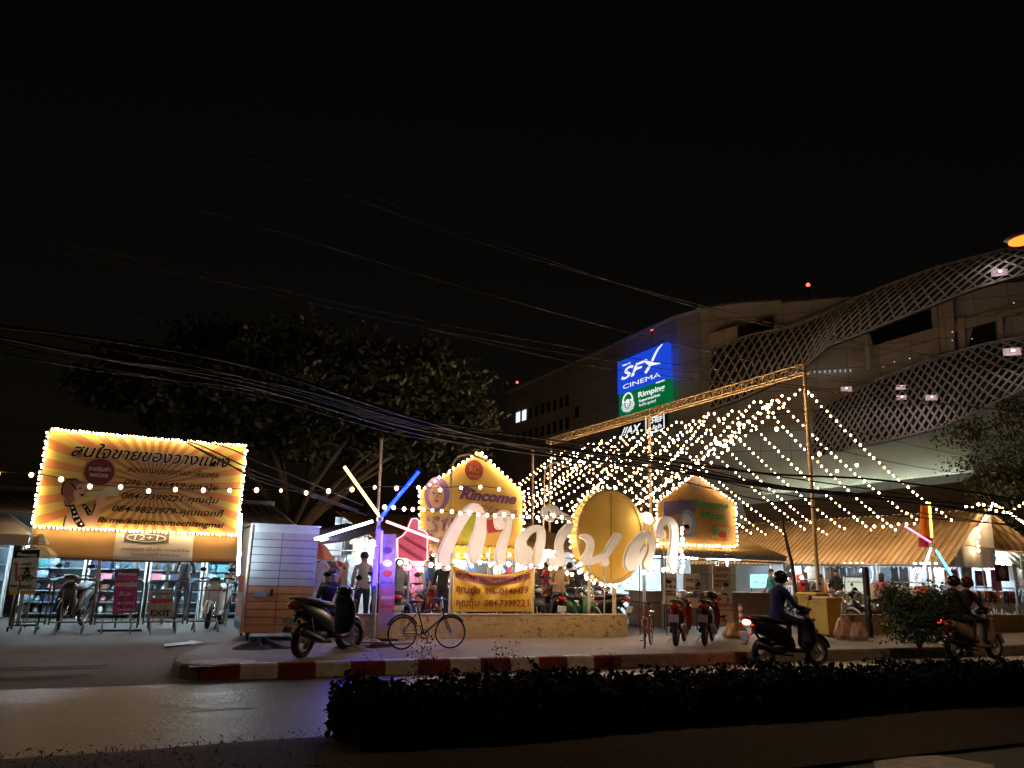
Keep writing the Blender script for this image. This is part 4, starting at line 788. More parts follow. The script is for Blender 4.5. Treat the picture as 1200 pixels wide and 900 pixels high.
# ================================================================== BULB CANOPY AND ITS TRUSS
TX, TZ = 17.9, 7.75
t = thing('truss', 'long painted lattice truss carrying the bulb canopy on a tall pole at its road end', 'truss', (TX, 17.0, PZ)); TRP = mat('truss_paint', (.5,.36,.22), .6, .1, .2); b = MB(); z0 = TZ-PZ
for dx, dz in ((-.13,0),(.13,0),(0,.3)): b.tube([(dx,-.1,z0+dz),(dx,17.2,z0+dz-.0)], .028, 6)
for i in range(34):
    y = .5*i; 
    for p0, p1 in (((-.13,y,z0),(0,y+.25,z0+.3)),((0,y+.25,z0+.3),(-.13,y+.5,z0)),((.13,y,z0),(0,y+.25,z0+.3)),((0,y+.25,z0+.3),(.13,y+.5,z0))): b.tube([p0,p1], .016, 4)
b.build('beam', TRP, t)
for y in (0., 8.2, 16.6):
    b = MB(); b.tube([(0,y,0),(0,y,z0+.3)], .06, 8); b.box((0,y,.05), (.3,.3,.1)); b.tube([(-.12,y,z0-1.6),(.12,y,z0-1.6)], .012, 4); b.build('mast', TRP, t)
GC = 'bulb strings of the market canopy'
NS = 16
for i in range(NS):
    y = 17.1+1.05*i+random.uniform(-.15,.15); zt_ = TZ-.42-.12*(i % 2); wob = random.uniform(-.3,.3)
    string(f'warm bulb string on the left slope of the bulb canopy, {ORD[i]} from the road', [(TX-.05, y, zt_), (12.3+wob, max(18.9, y+.5+.3*random.uniform(-1,1)), 3.2+random.uniform(-.15,.15))], .235, .037, .2+random.uniform(-.06,.08), group=GC)
    string(f'warm bulb string on the right slope of the bulb canopy, {ORD[i]} from the road', [(TX+.05, y, zt_), (24.2+wob*.3, y+.2*random.uniform(-1,1), 3.35+random.uniform(-.1,.25))], .235, .037, .2+random.uniform(-.06,.08), group=GC)
for i in range(4):
    y = 17.8+3.6*i; string(f'warm bulb string slanting along the left slope of the canopy, {ORD[i]} from the road', [(TX-.05, y, TZ-.45), (12.4, max(19.2, y-2.2), 3.2)], .25, .037, .16, group=GC)
pend = bulb_mesh(.075); 
for i, (px, py) in enumerate(((866,497),(857,517),(910,503),(840,519),(960,532),(946,460),(901,476),(850,522),(783,563),(1004,545),(981,552))):
    Yp = 19+.5*i; p = PY(px, py, Yp); t = thing('pendant_bulb', f'larger bare pendant bulb in the canopy, {ORD[i]} of those above the second gable', 'bulb', p, 0, 'pendant bulbs hanging in the canopy')
    bo = bpy.data.objects.new('glass', pend); C.objects.link(bo); bo.parent = t; b = MB(); b.tube([(0,0,.06),(0,0,.13)], .03, 7); b.tube([(0,0,.12),(.02,0,.55)], .007, 4); b.build('socket', BLACK, t)
# ================================================================== STALLS
def corr(name, label, cat, fn, nu, m, loc=(0,0,0)):
    pass
def rust_mat(name, c1, c2, s=2.): 
    m = mat(name, c1, .55, .15); n, L, bs = nodes_of(m); tc = n.new('ShaderNodeTexCoord'); a = n.new('ShaderNodeTexNoise'); a.inputs['Scale'].default_value = s; a.inputs['Detail'].default_value = 9; a.inputs['Roughness'].default_value = .7; mp = n.new('ShaderNodeMapping'); mp.inputs['Scale'].default_value = (.35, 5, .35); L.new(tc.outputs['Object'], mp.inputs[0]); L.new(mp.outputs[0], a.inputs[0])
    cr = n.new('ShaderNodeValToRGB'); cr.color_ramp.elements[0].position = .35; cr.color_ramp.elements[1].position = .65; cr.color_ramp.elements[0].color = (*c1,1); cr.color_ramp.elements[1].color = (*c2,1); L.new(a.outputs['Fac'], cr.inputs[0]); L.new(cr.outputs[0], bs.inputs['Base Color']); return m
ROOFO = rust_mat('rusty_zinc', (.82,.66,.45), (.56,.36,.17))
def shade_valleys(m, period, skew):  # rib shade painted into the colour so the corrugation shows
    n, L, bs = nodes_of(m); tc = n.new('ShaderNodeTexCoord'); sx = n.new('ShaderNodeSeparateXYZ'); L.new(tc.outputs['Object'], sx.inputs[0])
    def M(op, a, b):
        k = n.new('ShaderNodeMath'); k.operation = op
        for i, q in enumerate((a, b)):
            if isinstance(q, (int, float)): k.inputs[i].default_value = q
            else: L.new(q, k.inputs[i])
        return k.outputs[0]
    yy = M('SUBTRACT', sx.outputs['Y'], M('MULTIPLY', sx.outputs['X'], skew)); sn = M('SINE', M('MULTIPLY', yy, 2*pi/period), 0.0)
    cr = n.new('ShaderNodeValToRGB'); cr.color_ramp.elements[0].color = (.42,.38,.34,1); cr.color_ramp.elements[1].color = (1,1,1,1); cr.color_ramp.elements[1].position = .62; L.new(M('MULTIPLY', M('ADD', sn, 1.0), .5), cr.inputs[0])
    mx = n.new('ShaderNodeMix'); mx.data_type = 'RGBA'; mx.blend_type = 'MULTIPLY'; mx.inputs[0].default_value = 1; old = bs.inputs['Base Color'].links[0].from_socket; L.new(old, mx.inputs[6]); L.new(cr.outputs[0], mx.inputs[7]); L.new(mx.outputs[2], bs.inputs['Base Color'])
shade_valleys(ROOFO, 14.0/52, .6/3.1)
ROOFY = rust_mat('yellowed_zinc', (.42,.3,.12), (.25,.16,.06)); TARPB = mat('blue_white_sheet', (.5,.56,.62), .7, 0, .1, 2); TARPW = mat('white_sheet', (.62,.62,.62), .7, 0, .1, 2); TARPP = mat('plum_tarp', (.14,.08,.16), .6, 0, .25, 2, .3)
def corr_roof(parent, p00, p10, p11, p01, waves, m, name='roof', amp=.025):
    """corrugated sheet: u runs p00->p10 across the waves, v along them"""
    p00, p10, p11, p01 = map(Vector, (p00, p10, p11, p01)); nrm = (p10-p00).cross(p01-p00).normalized(); b = MB(); nu = waves*6
    b.grid(lambda u, v: (p00.lerp(p10, u)).lerp(p01.lerp(p11, u), v)+nrm*amp*sin(u*waves*2*pi), nu, 3); return b.build(name, m, parent, solid=.006)
# stall 1, behind the first gable board and the letters
t = thing('market_stall', 'clothes stall with low brown roof behind the big white letters', 'stall', (6.5, 20, PZ))
corr_roof(t, (-1.5,-2.1,1.95), (4.6,-2.1,1.95), (4.6,2.6,2.9), (-1.5,2.6,2.9), 34, ROOFY)
b = MB()
for x in (-1.3,1.4,4.4):
    for y in (-2.0, 2.5): b.tube([(x,y,0),(x,y,1.95+(.9 if y > 0 else 0))], .035, 6)
b.build('post', STEEL, t); b = MB(); b.grid(lambda u, v: (-1.5+6.1*u, 2.55+.05*sin(u*40), 2.75*v), 60, 4); b.build('back_sheet', TARPB, t); b = MB(); b.grid(lambda u, v: (-1.3+5.7*u, -1.2+.02*sin(u*60), 1.45+.42*v), 60, 2); b.build('hung_sheet', TARPW, t)
t = thing('market_stall', 'clothes stall under a sagging plum tarpaulin beside the neon star pole', 'stall', (3.9, 19, PZ)); b = MB(); b.grid(lambda u, v: (-1.55+2.7*u, -1.6+3.8*v, 1.62+.55*u+.35*v-.18*sin(pi*u)*sin(pi*v)-.05*sin(u*12)*(1-v)), 24, 12); b.build('tarp', TARPP, t, solid=.01)
b = MB()
for x, y, h in ((-1.45,-1.5,1.6),(1.05,-1.5,2.1),(-.9,-1.55,1.75),(-1.45,2.1,2.0),(1.05,2.1,2.5)): b.tube([(x,y,0),(x,y,h)], .03, 6)
b.build('post', DARKMETAL, t); b = MB(); b.grid(lambda u, v: (-1.5+2.6*u, 2.2+.04*sin(u*30), 2.2*v), 40, 4); b.build('back_sheet', TARPW, t)
t = thing('parasol', 'orange market parasol edge beside the shuttered kiosk', 'parasol', (*PY(366, 690, 17.2).xy, PZ)); b = MB(); zc = PY(366, 633, 17.2).z-PZ; ze = PY(366, 655, 17.2).z-PZ
b.loft([[Vector((r*cos(2*pi*j/8+.3), r*sin(2*pi*j/8+.3), z)) for j in range(8)] for z, r in ((zc,.05),((zc+ze)/2+.05,.25),(ze,.42))], False, False); b.build('canopy', mat('orange_cloth', (.5,.14,.05), .7), t, solid=.006); MB().tube([(0,0,0),(0,0,zc)], .022, 6).build('pole', STEEL, t)
# stall 2, hipped roof below the second gable board
t = thing('market_stall', 'food stall with hipped yellowed zinc roof below the second gable board', 'stall', (14.9, 20, PZ))
e = [(-2.6,-2.3,2.0),(2.6,-2.3,2.0),(2.6,2.4,2.0),(-2.6,2.4,2.0)]; r1, r2 = (-1.0,0,3.1), (1.0,0,3.1)
corr_roof(t, e[0], e[1], r2, r1, 30, ROOFY, amp=.02); corr_roof(t, e[2], e[3], r1, r2, 30, ROOFY, amp=.02); b = MB(); b.add([e[1], e[2], r2, e[3], e[0], r1], [(0,1,2),(3,4,5)]); b.build('hip', mat('hip_sheet', (.2,.1,.055), .7), t, solid=.01)
b = MB()
for x in (-2.5,0,2.5):
    for y in (-2.2,2.3): b.tube([(x,y,0),(x,y,2.0)], .04, 6)
b.build('post', STEEL, t); b = MB(); b.box((0,-2.26,1.93), (5.1,.05,.12)); b.box((0,-2.2,1.82), (5.1,.03,.05)); b.build('eave_board', mat('blue_board', (.2,.3,.38), .6), t); b = MB(); b.box((0,2.2,1.05), (5.0,.05,2.1)); b.build('back_wall', TARPB, t); b = MB(); b.box((0,-1.5,.45), (4.6,.7,.9)); b.box((0,-1.5,.92), (4.8,.85,.04)); b.build('counter', mat('counter_wood', (.16,.1,.06), .6), t)
# stall row 3, orange zinc roof along the market lane
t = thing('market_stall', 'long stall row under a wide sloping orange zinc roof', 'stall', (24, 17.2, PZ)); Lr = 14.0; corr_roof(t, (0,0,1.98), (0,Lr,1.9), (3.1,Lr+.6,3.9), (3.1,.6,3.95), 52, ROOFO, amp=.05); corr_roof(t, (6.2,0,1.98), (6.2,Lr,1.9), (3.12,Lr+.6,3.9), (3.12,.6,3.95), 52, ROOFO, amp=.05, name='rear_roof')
b = MB()
for k in range(6): b.tube([(.15,.2+2.7*k,0),(.15,.2+2.7*k,1.95)], .045, 6)
b.tube([(.1,0,1.93),(.1,Lr,1.86)], .03, 6); b.build('post', STEEL, t); b = MB(); b.box((3.3,Lr/2,1.0), (.06,Lr,2.0)); b.build('back_wall', TARPB, t); b = MB(); b.grid(lambda u, v: (3.1*u+.1, .5+.03*sin(u*40), 1.9+(.05+1.9*u)*v), 30, 3); b.build('end_sheet', TARPW, t)
# stall 4, bright white stall at the right edge
t = thing('market_stall', 'bright white framed clothes stall at the right edge behind the picket fence', 'stall', (29, 19, PZ)); b = MB(); b.grid(lambda u, v: (-3.6+8*u, -2.0+4.4*v, 2.55-.3*u+.5*v+.03*sin(u*20)), 30, 4); b.build('canopy', mat('cream_awning', (.55,.42,.25), .6), t, solid=.01)
b = MB()
for x in (-3.5,-1.4,.6,2.4,4.2): b.tube([(x,-1.9,0),(x,-1.9,2.5-.3*(x+3.6)/8)], .03, 6)
for z in (1.2,1.85,2.2): b.tube([(-1.4,-1.88,z),(4.2,-1.88,z)], .022, 6)
b.build('frame', WHITEP, t); b = MB(); b.box((0.4,2.2,1.25), (8,.05,2.5)); b.build('back_wall', mat('bright_sheet', (.7,.72,.74), .7), t)
for i, (x, z, m_) in enumerate(((-.6,1.85,'print_magenta'),(.2,2.0,'print_violet'),(1.1,1.9,'print_pale'),(2.0,2.0,'print_rose'),(-2.4,1.75,'print_plum'),(3.3,1.9,'print_magenta'))):
    b = MB(); b.box((x,-1.82,z), (.7,.02,.55)); b.build('poster', MC[m_], t); b = MB(); b.prism(circle(x,z,.18,.2,16), -1.838, -1.832); b.build('poster_face', MC['print_pale_skin'], t)
for i, (x, z, w_, h_, m_, lb) in enumerate(((24.4,1.55,.6,.5,'print_magenta','magenta poster on the white sheet at the end of the orange roof'),(25.2,1.6,.5,.6,'print_sky','blue poster on the white sheet at the end of the orange roof'),(25.9,1.55,.55,.5,'print_violet','violet poster on the white sheet at the end of the orange roof'),(26.7,1.5,.5,.7,'print_rose','rose poster beside the bright right stall'))):
    t = thing('poster', lb, 'poster', (x, 17.45, PZ)); b = MB(); b.box((0,.02,z), (w_,.02,h_)); b.build('sheet', MC[m_], t); b = MB(); b.prism(circle(0, z-.02, w_*.3, h_*.3, 16), .0, .006); b.build('printed_face', MC['print_pale_skin'], t); b = MB(); b.tube([(-w_/2,.035,0),(-w_/2,.035,z+h_/2)], .012, 5); b.tube([(w_/2,.035,0),(w_/2,.035,z+h_/2)], .012, 5); b.build('stand', STEEL, t)
# lamps in the stalls
for i, (x, y, z) in enumerate(((5.2,18.1,2.05),(6.5,18.1,2.05),(7.8,18.1,2.06),(9.6,18.2,2.07))): tube_lamp((x-.45,y,z), (x+.45,y,z), f'cool fluorescent tube under the eave behind the white letters, {ORD[i]} from the left')
for i, (x, y) in enumerate(((6.0,20.4),(8.6,20.4),(4.0,19.6))): tube_lamp((x-.5,y,2.2), (x+.5,y,2.2), ['fluorescent tube deep in the stall behind the yellow banner','fluorescent tube deep in the stall left of the gold disc','fluorescent tube under the plum tarpaulin'][i])
tube_lamp((14.7,18.0,2.02), (15.9,18.0,2.02), 'fluorescent tube under the front eave of the hipped food stall'); tube_lamp((13.6,20.3,2.1), (16.2,20.3,2.1), 'fluorescent tube inside the hipped food stall')
for i in range(4): tube_lamp((25.0,18.4+3*i,2.2), (25.0,19.4+3*i,2.2), f'fluorescent tube under the orange roof, {ORD[i]} from the road')
tube_lamp((28.0,16.9,2.62), (32.5,16.9,2.5), 'long white tube along the front edge of the right stall canopy', emat('tube_warmwhite', (1,.9,.75), 7), .03); tube_lamp((26.2,18,2.35), (27.6,18,2.35), 'fluorescent tube at the left end of the right stall'); tube_lamp((28.5,19,2.3), (31,19,2.3), 'fluorescent tube inside the right stall')
# big round warm bulbs inside the clothes stalls
for i, (px, py) in enumerate(((505,651),(468,664),(475,667),(483,665),(491,662),(498,658),(513,664),(940,677),(922,678),(1124,642))):
    Yb = 19.2 if px < 800 else 22; p = PY(px, py, Yb); t = thing('globe_bulb', f'round warm globe bulb hanging inside the stalls, {ORD[i]} from the left', 'bulb', p, 0, 'globe bulbs inside the stalls'); bulb_at((0,0,0), .07 if i else .10, t, BULBS); MB().tube([(0,0,.06),(0,0,.5)], .008, 4).build('cord', WIRE, t)
# ------------------------------------------------------------------ garments on rails
GCOL = [('white',(.7,.7,.68)),('black',(.02,.02,.022)),('navy',(.03,.05,.14)),('red',(.45,.04,.05)),('grey',(.3,.3,.32)),('pink',(.7,.2,.33)),('cream',(.6,.5,.38)),('pale blue',(.35,.47,.6)),('brown',(.2,.1,.06)),('violet',(.25,.13,.4)),('olive',(.16,.18,.07)),('orange',(.6,.22,.05))]
def garment_mesh(kind, m):
    b = MB()
    if kind == 0: o = [(-.09,.0),(-.2,-.03),(-.33,-.22),(-.25,-.28),(-.19,-.2),(-.2,-.66),(.2,-.66),(.19,-.2),(.25,-.28),(.33,-.22),(.2,-.03),(.09,0),(.05,-.05),(-.05,-.05)]
    elif kind == 1: o = [(-.08,0),(-.15,-.03),(-.13,-.2),(-.14,-.42),(-.3,-.95),(-.1,-1.0),(.1,-.97),(.3,-.95),(.14,-.42),(.13,-.2),(.15,-.03),(.08,0),(.04,-.07),(-.04,-.07)]
    else: o = [(-.17,0),(.17,0),(.19,-.3),(.2,-.92),(.06,-.92),(.0,-.36),(-.06,-.92),(-.2,-.92),(-.19,-.3)]
    k = len(o); fr = [Vector((x, -.035-.02*sin(x*22+z*5), z)) for x, z in o]; bk = [Vector((x, .035-.02*sin(x*22+z*5), z)) for x, z in o]
    b.add(fr+bk, [tuple(range(k)), tuple(range(2*k-1,k-1,-1))]+[(i, (i+1) % k, k+(i+1) % k, k+i) for i in range(k)]); ob = b.build('garment', m); me = ob.data; bpy.data.objects.remove(ob)
    h = MB(); h.tube([(-.17,0,-.02),(0,0,.03),(.17,0,-.02)], .008, 4); h.tube([(0,0,.03),(.0,0,.08),(.03,0,.1)], .005, 4); return me
GM = {(k, i): garment_mesh(k, mat('cloth_'+c[0].replace(' ','_'), c[1], .85, 0, .25, 9)) for k in range(3) for i, c in enumerate(GCOL)}
GN = ['shirt','dress','trousers']
def rail(a, c, z, n, label, place, kinds=(0,0,1,2), turn=0.0, cols=None, legs=True):
    a = Vector((*a, PZ)); c = Vector((*c, PZ)); d = c-a; t = thing('clothes_rail', label, 'rail', a, atan2(d.y, d.x)); L = d.length; b = MB(); b.tube([(0,0,z),(L,0,z)], .018, 6)
    if legs:
        for x in (0, L): b.tube([(x,0,0),(x,0,z)], .018, 6); b.tube([(x,-.22,.02),(x,.22,.02)], .018, 6)
    b.build('frame', STEEL, t)
    for i in range(n):
        k = random.choice(kinds); ci = random.choice(cols) if cols else random.randrange(len(GCOL)); o = bpy.data.objects.new(GN[k], GM[(k, ci)]); C.objects.link(o); p = a+d*((i+.5)/n); o.location = (p.x, p.y, PZ+z-.1); o.rotation_euler = (0, random.uniform(-.05,.05), atan2(d.y,d.x)+turn+random.uniform(-.35,.35)); s = random.uniform(.85,1.1); o.scale = (s, s, s)
        tagit(o, f'{GCOL[ci][0]} {GN[k]}, {ORD[i]} from left on {place}', 'clothing', 'clothes hanging on the stall rails')
rail((2.95,17.9), (4.3,17.9), 1.6, 7, 'clothes rail behind the black scooter', 'rail behind the black scooter', (0,0,1), cols=[3,6,0,4,8]); rail((3.9,18.8), (5.4,18.8), 1.75, 7, 'taller clothes rail beneath the plum tarpaulin', 'rail beneath the plum tarpaulin', (0,0,1), cols=[0,0,7,6,4])
rail((5.35,18.4), (7.1,18.4), 1.62, 8, 'clothes rail left of the yellow banner', 'rail left of the yellow banner', (0,0,1), cols=[5,2,1,7,4,3,0]); rail((7.3,18.7), (9.4,18.7), 1.66, 9, 'clothes rail between yellow banner and gold disc', 'rail between banner and gold disc', (0,0,1,2), cols=[0,7,4,6,3,2,1]); rail((5.4,21.9), (10.6,21.9), 2.3, 16, 'high rail along the back of the stall behind the letters', 'high back rail behind the letters', (0,1), legs=False, cols=[0,7,7,4,6])
rail((10.0,19.6), (12.2,19.6), 1.6, 8, 'clothes rail below the rightmost letter', 'rail below the rightmost letter', (0,2), cols=[1,4,6,2,8])
rail((23.6,24.6), (23.6,17.6), 1.35, 26, 'long clothes rail under the orange roof along the lane', 'long rail under the orange roof', (0,2,1), .6, cols=[5,1,6,8,3,10,11,4,0]); rail((25.6,26), (25.6,18), 2.0, 20, 'high clothes rail deep under the orange roof', 'high rail under the orange roof', (0,1), 1.2, legs=False, cols=[0,7,4,6,1]); rail((23.4,17.1), (27.0,17.1), 1.25, 18, 'clothes rail at the road end of the orange roof behind the bush', 'rail behind the bush', (0,2), .7, cols=[1,2,6,8,5,3,11]); rail((27.4,17.6), (31.8,17.6), 1.3, 18, 'clothes rail in the bright stall behind the picket fence', 'rail behind the picket fence', (0,1), .7, cols=[2,1,9,7,0,4,10])
# screens and menu boards
def board(label, px, Y, m, cat='sign', name='display_board', frame=None, th=.05, stand=True):
    xs = [p[0] for p in px]; c = PY(sum(xs)/len(xs), max(p[1] for p in px), Y); t = thing(name, label, cat, (c.x, Y, PZ)); q = Plane(t); plate('panel', [pl_loop(px, q)], 0, th, m, t)
    if frame: b = MB(); L = pl_loop(px, q); b.tube([(a, .0, z) for a, z in L], .022, 4, closed=True, smooth=False); b.build('frame', frame, t)
    if stand: b = MB(); a = q(min(xs)+2, max(p[1] for p in px)); e = q(max(xs)-2, max(p[1] for p in px)); [b.tube([(x_,.06,a[1]+.15),(x_,.06,0)], .018, 6) for x_ in (a[0], e[0])]; b.build('stand', DARKMETAL, t)
    return t, q
t, q = board('square lit menu screen with a black helmet shape before it, right of the rubbish bins', [(990,676),(1012,676.5),(1012,697),(990,696)], 17.4, emat('menu_glow', (.75,.8,.62), .8), frame=DARKMETAL); line('Promotion', 993, 1010, 683, .07, mat('print_green2', (.05,.2,.05), .5), t, q, -.006, .0, .1); x, z = q(1002, 694); plate('dome_print', [circle(x, z-.02, .14, .17, 20)], -.008, .006, INK, t)
t, q = board('blue-white lit drinks fridge sign inside the food stall', [(880,673),(900,673),(900,689),(880,689)], 21.5, emat('fridge_glow', (.35,.75,.85), 1.3)); line('ICE', 883, 897, 684, .1, INKW, t, q, -.006, shear=.1)
t, q = board('white panel with black vertical stripes behind the rider in blue', [(914,686),(929,686),(929,701),(914,700)], 19, emat('striped_glow', (.8,.85,.9), .6)); 
for i in range(5): a = q(915.5+2.7*i, 699); e = q(915.5+2.7*i, 688); plate('stripe', [rect(a[0]-.02, a[0]+.02, a[1], e[1])], -.004, .006, INK, t)
t, q = board('small red sign with a white cross under the orange roof', [(934,673),(942,673),(942,680.5),(934,680.5)], 22, INKR, stand=True); x, z = q(938, 676.7); plate('cross', [[(x-.03,z-.08),(x+.03,z-.08),(x+.03,z-.03),(x+.09,z-.03),(x+.09,z+.03),(x+.03,z+.03),(x+.03,z+.08),(x-.03,z+.08),(x-.03,z+.03),(x-.09,z+.03),(x-.09,z-.03),(x-.03,z-.03)]], -.004, .008, INKW, t)
PAPER = mat('poster_tan', (.42,.3,.22), .6, 0, .12, 3)
t, q = board('narrow tan menu board left of the other menu board beneath the rightmost letter', [(779,672),(793,672),(793,708),(778,708)], 17.0, PAPER); 
for k, s_ in enumerate(('เมนู','ข้าวผัด ๔๐','ผัดไทย ๔๐')): line(s_, 780.5, 791.5, 680+9*k, .09, INK, t, q, -.004, shear=0)
t, q = board('wider tan menu board between the two red mopeds', [(802,672),(820,672),(820,712),(802,712)], 17.0, PAPER); 
for k, s_ in enumerate(('อาหาร','ตามสั่ง','ก๋วยเตี๋ยว')): line(s_, 804, 818.5, 682+9*k, .1, INK, t, q, -.004, shear=0)
t, q = board('tall standing price banner with red lips and pink band right of the mopeds', [(835,663),(856,664),(860,733),(836,733)], 14.9, mat('poster_cream', (.6,.47,.33), .6, 0, .06, 3), th=.015)
for s_, a, c, yy, h, m_ in (('อร่อยดี',838,854,668,.05,INKR),('MENU',837,854,688,.09,MC['print_brick']),('สดใหม่ทุกวัน',837,855,682,.05,INKG),('SHOP',838,853,676,.07,INKB),('โปรโมชั่น',838,856,714,.06,INKW),('โทร',839,852,729,.07,INK)): line(s_, a, c, yy, h, m_, t, q, -.012 if m_ is INKW else -.004, shear=.15)
plate('pink_band', [pl_loop([(836.5,707),(858.8,707),(859.2,716),(836.5,716)], q)], -.005, .006, MC['print_rose'], t); x, z = q(842, 702); plate('lips', [circle(x, z, .085, .045, 20)], -.005, .006, INKR, t); x, z = q(853, 703); plate('cup', [circle(x, z, .05, .06, 14)], -.005, .006, INKB, t); x, z = q(848, 724); plate('bird', stroke_loops([[(x-.12,z,.012),(x-.03,z+.03,.025),(x+.1,z+.05,.01)],[(x-.02,z+.02,.02),(x+.03,z-.05,.012)]], .008), -.005, .006, INK, t)
# ================================================================== SHOPPING MALL BEHIND
MALL = mat('mall_render', (.62,.57,.53), .85, 0, .1, .15, .1); MALL2 = mat('mall_render_light', (.6,.5,.4), .85, 0, .1, .2); 
def panel_joints(m):
    n, L, bs = nodes_of(m); tc = n.new('ShaderNodeTexCoord'); sx = n.new('ShaderNodeSeparateXYZ'); L.new(tc.outputs['Object'], sx.inputs[0]); ad = n.new('ShaderNodeMath'); ad.operation = 'SUBTRACT'; L.new(sx.outputs['X'], ad.inputs[0]); L.new(sx.outputs['Y'], ad.inputs[1]); cb_ = n.new('ShaderNodeCombineXYZ'); L.new(ad.outputs[0], cb_.inputs['X']); L.new(sx.outputs['Z'], cb_.inputs['Y'])
    br = n.new('ShaderNodeTexBrick'); br.offset = 0; br.inputs['Scale'].default_value = 1; br.inputs['Brick Width'].default_value = 3.2; br.inputs['Row Height'].default_value = 1.6; br.inputs['Mortar Size'].default_value = .035; br.inputs['Color1'].default_value = (1,1,1,1); br.inputs['Color2'].default_value = (.86,.86,.86,1); br.inputs['Mortar'].default_value = (.45,.45,.45,1); L.new(cb_.outputs[0], br.inputs['Vector'])
    mx = n.new('ShaderNodeMix'); mx.data_type = 'RGBA'; mx.blend_type = 'MULTIPLY'; mx.inputs[0].default_value = 1; old = bs.inputs['Base Color'].links[0].from_socket; L.new(old, mx.inputs[6]); L.new(br.outputs['Color'], mx.inputs[7]); L.new(mx.outputs[2], bs.inputs['Base Color'])
panel_joints(MALL); panel_joints(MALL2)
DKG = mat('dark_glass', (.012,.014,.018), .15, 0, .2, 1); LAT = mat('lattice_paint', (.6,.57,.54), .6, .2, .15, 1)
t = thing('shopping_mall', 'large pale shopping mall with curved front and lattice canopies behind the market', 'building', (40, 46, 0)); o_ = t.location.copy()
fp = [(40,87),(40,52),(40.6,49.5),(42,47.4),(45,44.6),(61,28.2),(90,8),(120,87)]; b = MB(); k = len(fp); top = [23.4]*k
b.add([(x-40, y-46, 0) for x, y in fp]+[(x-40, y-46, h) for (x, y), h in zip(fp, top)], [(i, (i+1) % k, k+(i+1) % k, k+i) for i in range(k)]+[tuple(range(2*k-1,k-1,-1))]); b.build('wall', MALL, t)
b = MB(); dr_ = [(17+12*cos(a), 9+12*sin(a)) for a in [2*pi*i/40 for i in range(40)]]; b.loft([[Vector((x, y, z)) for x, y in dr_] for z in (23.3, 25.0)], False); b.build('roof_drum', MALL, t)
b = MB(); b.tube([(-.25,41,23.45),(-.25,6,23.45),(.4,3.5,23.45),(1.8,1.3,23.45),(4.8,-1.5,23.45)], .22, 4, smooth=False); b.build('parapet', MALL, t)
WINL = emat('lit_window', (.85,.95,1), 1.1)
for row, (pyl, pyr) in enumerate(((489,470),(514,496))):
    for i in range(9):
        px = 607+7.2*i; py = pyl+(pyr-pyl)*i/8; p = PXp(px, py, 39.96)-o_; lit = row == 0 and i in (0, 1); b = MB(); b.box((p.x,p.y,p.z), (.06,1.0 if lit else .62,1.25)); w_ = b.build('window', WINL if lit else DKG, t)
        b = MB(); b.box((p.x-.02,p.y,p.z-.72), (.14,.95,.1)); f_ = b.build('sill', MALL2, t); f_.parent = w_
for px, py in ((676,480),(676,486)): p = PXp(px, py, 39.96)-o_; b = MB(); b.box((p.x,p.y,p.z), (.06,.8,.6)); b.build('window', WINL if py > 481 and False else DKG, t)
DP0, DN = Vector((45,44.6,0)), Vector((-(28.2-44.6), (61-45), 0)).normalized()*-1
def PD(px, py, off=0.):
    d = ray(px, py); p0 = DP0+DN*off; return EYE + d*((p0-EYE).dot(DN)/d.dot(DN))
def dpanel(name, pts, off, th, m):
    P = [PD(a, b_, off)-o_ for a, b_ in pts]; b = MB(); kk = len(P); b.add(P+[p-DN*th for p in P], [tuple(range(kk)), tuple(range(2*kk-1,kk-1,-1))]+[(i, (i+1) % kk, kk+(i+1) % kk, kk+i) for i in range(kk)]); return b.build(name, m, t)
dpanel('dark_opening', [(1019,388),(1091,362),(1093,398),(1024,408)], .12, .1, DKG); dpanel('column', [(1099,352),(1117,346),(1119,412),(1103,412)], .9, .8, MALL2); dpanel('column', [(1122,372),(1130,370),(1131,412),(1124,412)], .7, .6, MALL2)
dpanel('spandrel', [(1000,412),(1210,350),(1210,362),(1003,424)], .5, .4, MALL2); dpanel('arch_opening', [(1133,411),(1140,385),(1160,373),(1168,372),(1170,405)], .14, .1, DKG); dpanel('frame_box', [(1168,366),(1204,358),(1204,364),(1174,371),(1176,402),(1170,404)], .8, .6, MALL2); dpanel('column', [(1012,383),(1016,382),(1020,432),(1016,433)], 2.0, .3, LAT)
dpanel('roof_box', [(831,392),(864,381),(864,398),(831,409)], 3.0, 2.5, MALL2); dpanel('dark_opening', [(866,383),(905,371),(908,386),(868,398)], 2.0, .4, DKG)
for i in range(9): px = 948+6*i; dpanel('glazing_light', [(px,435-.3*i),(px+1.2,435-.3*i),(px+1.2,437.5-.3*i),(px,437.5-.3*i)], .3, .1, emat('far_lights', (.9,.95,1), .5))
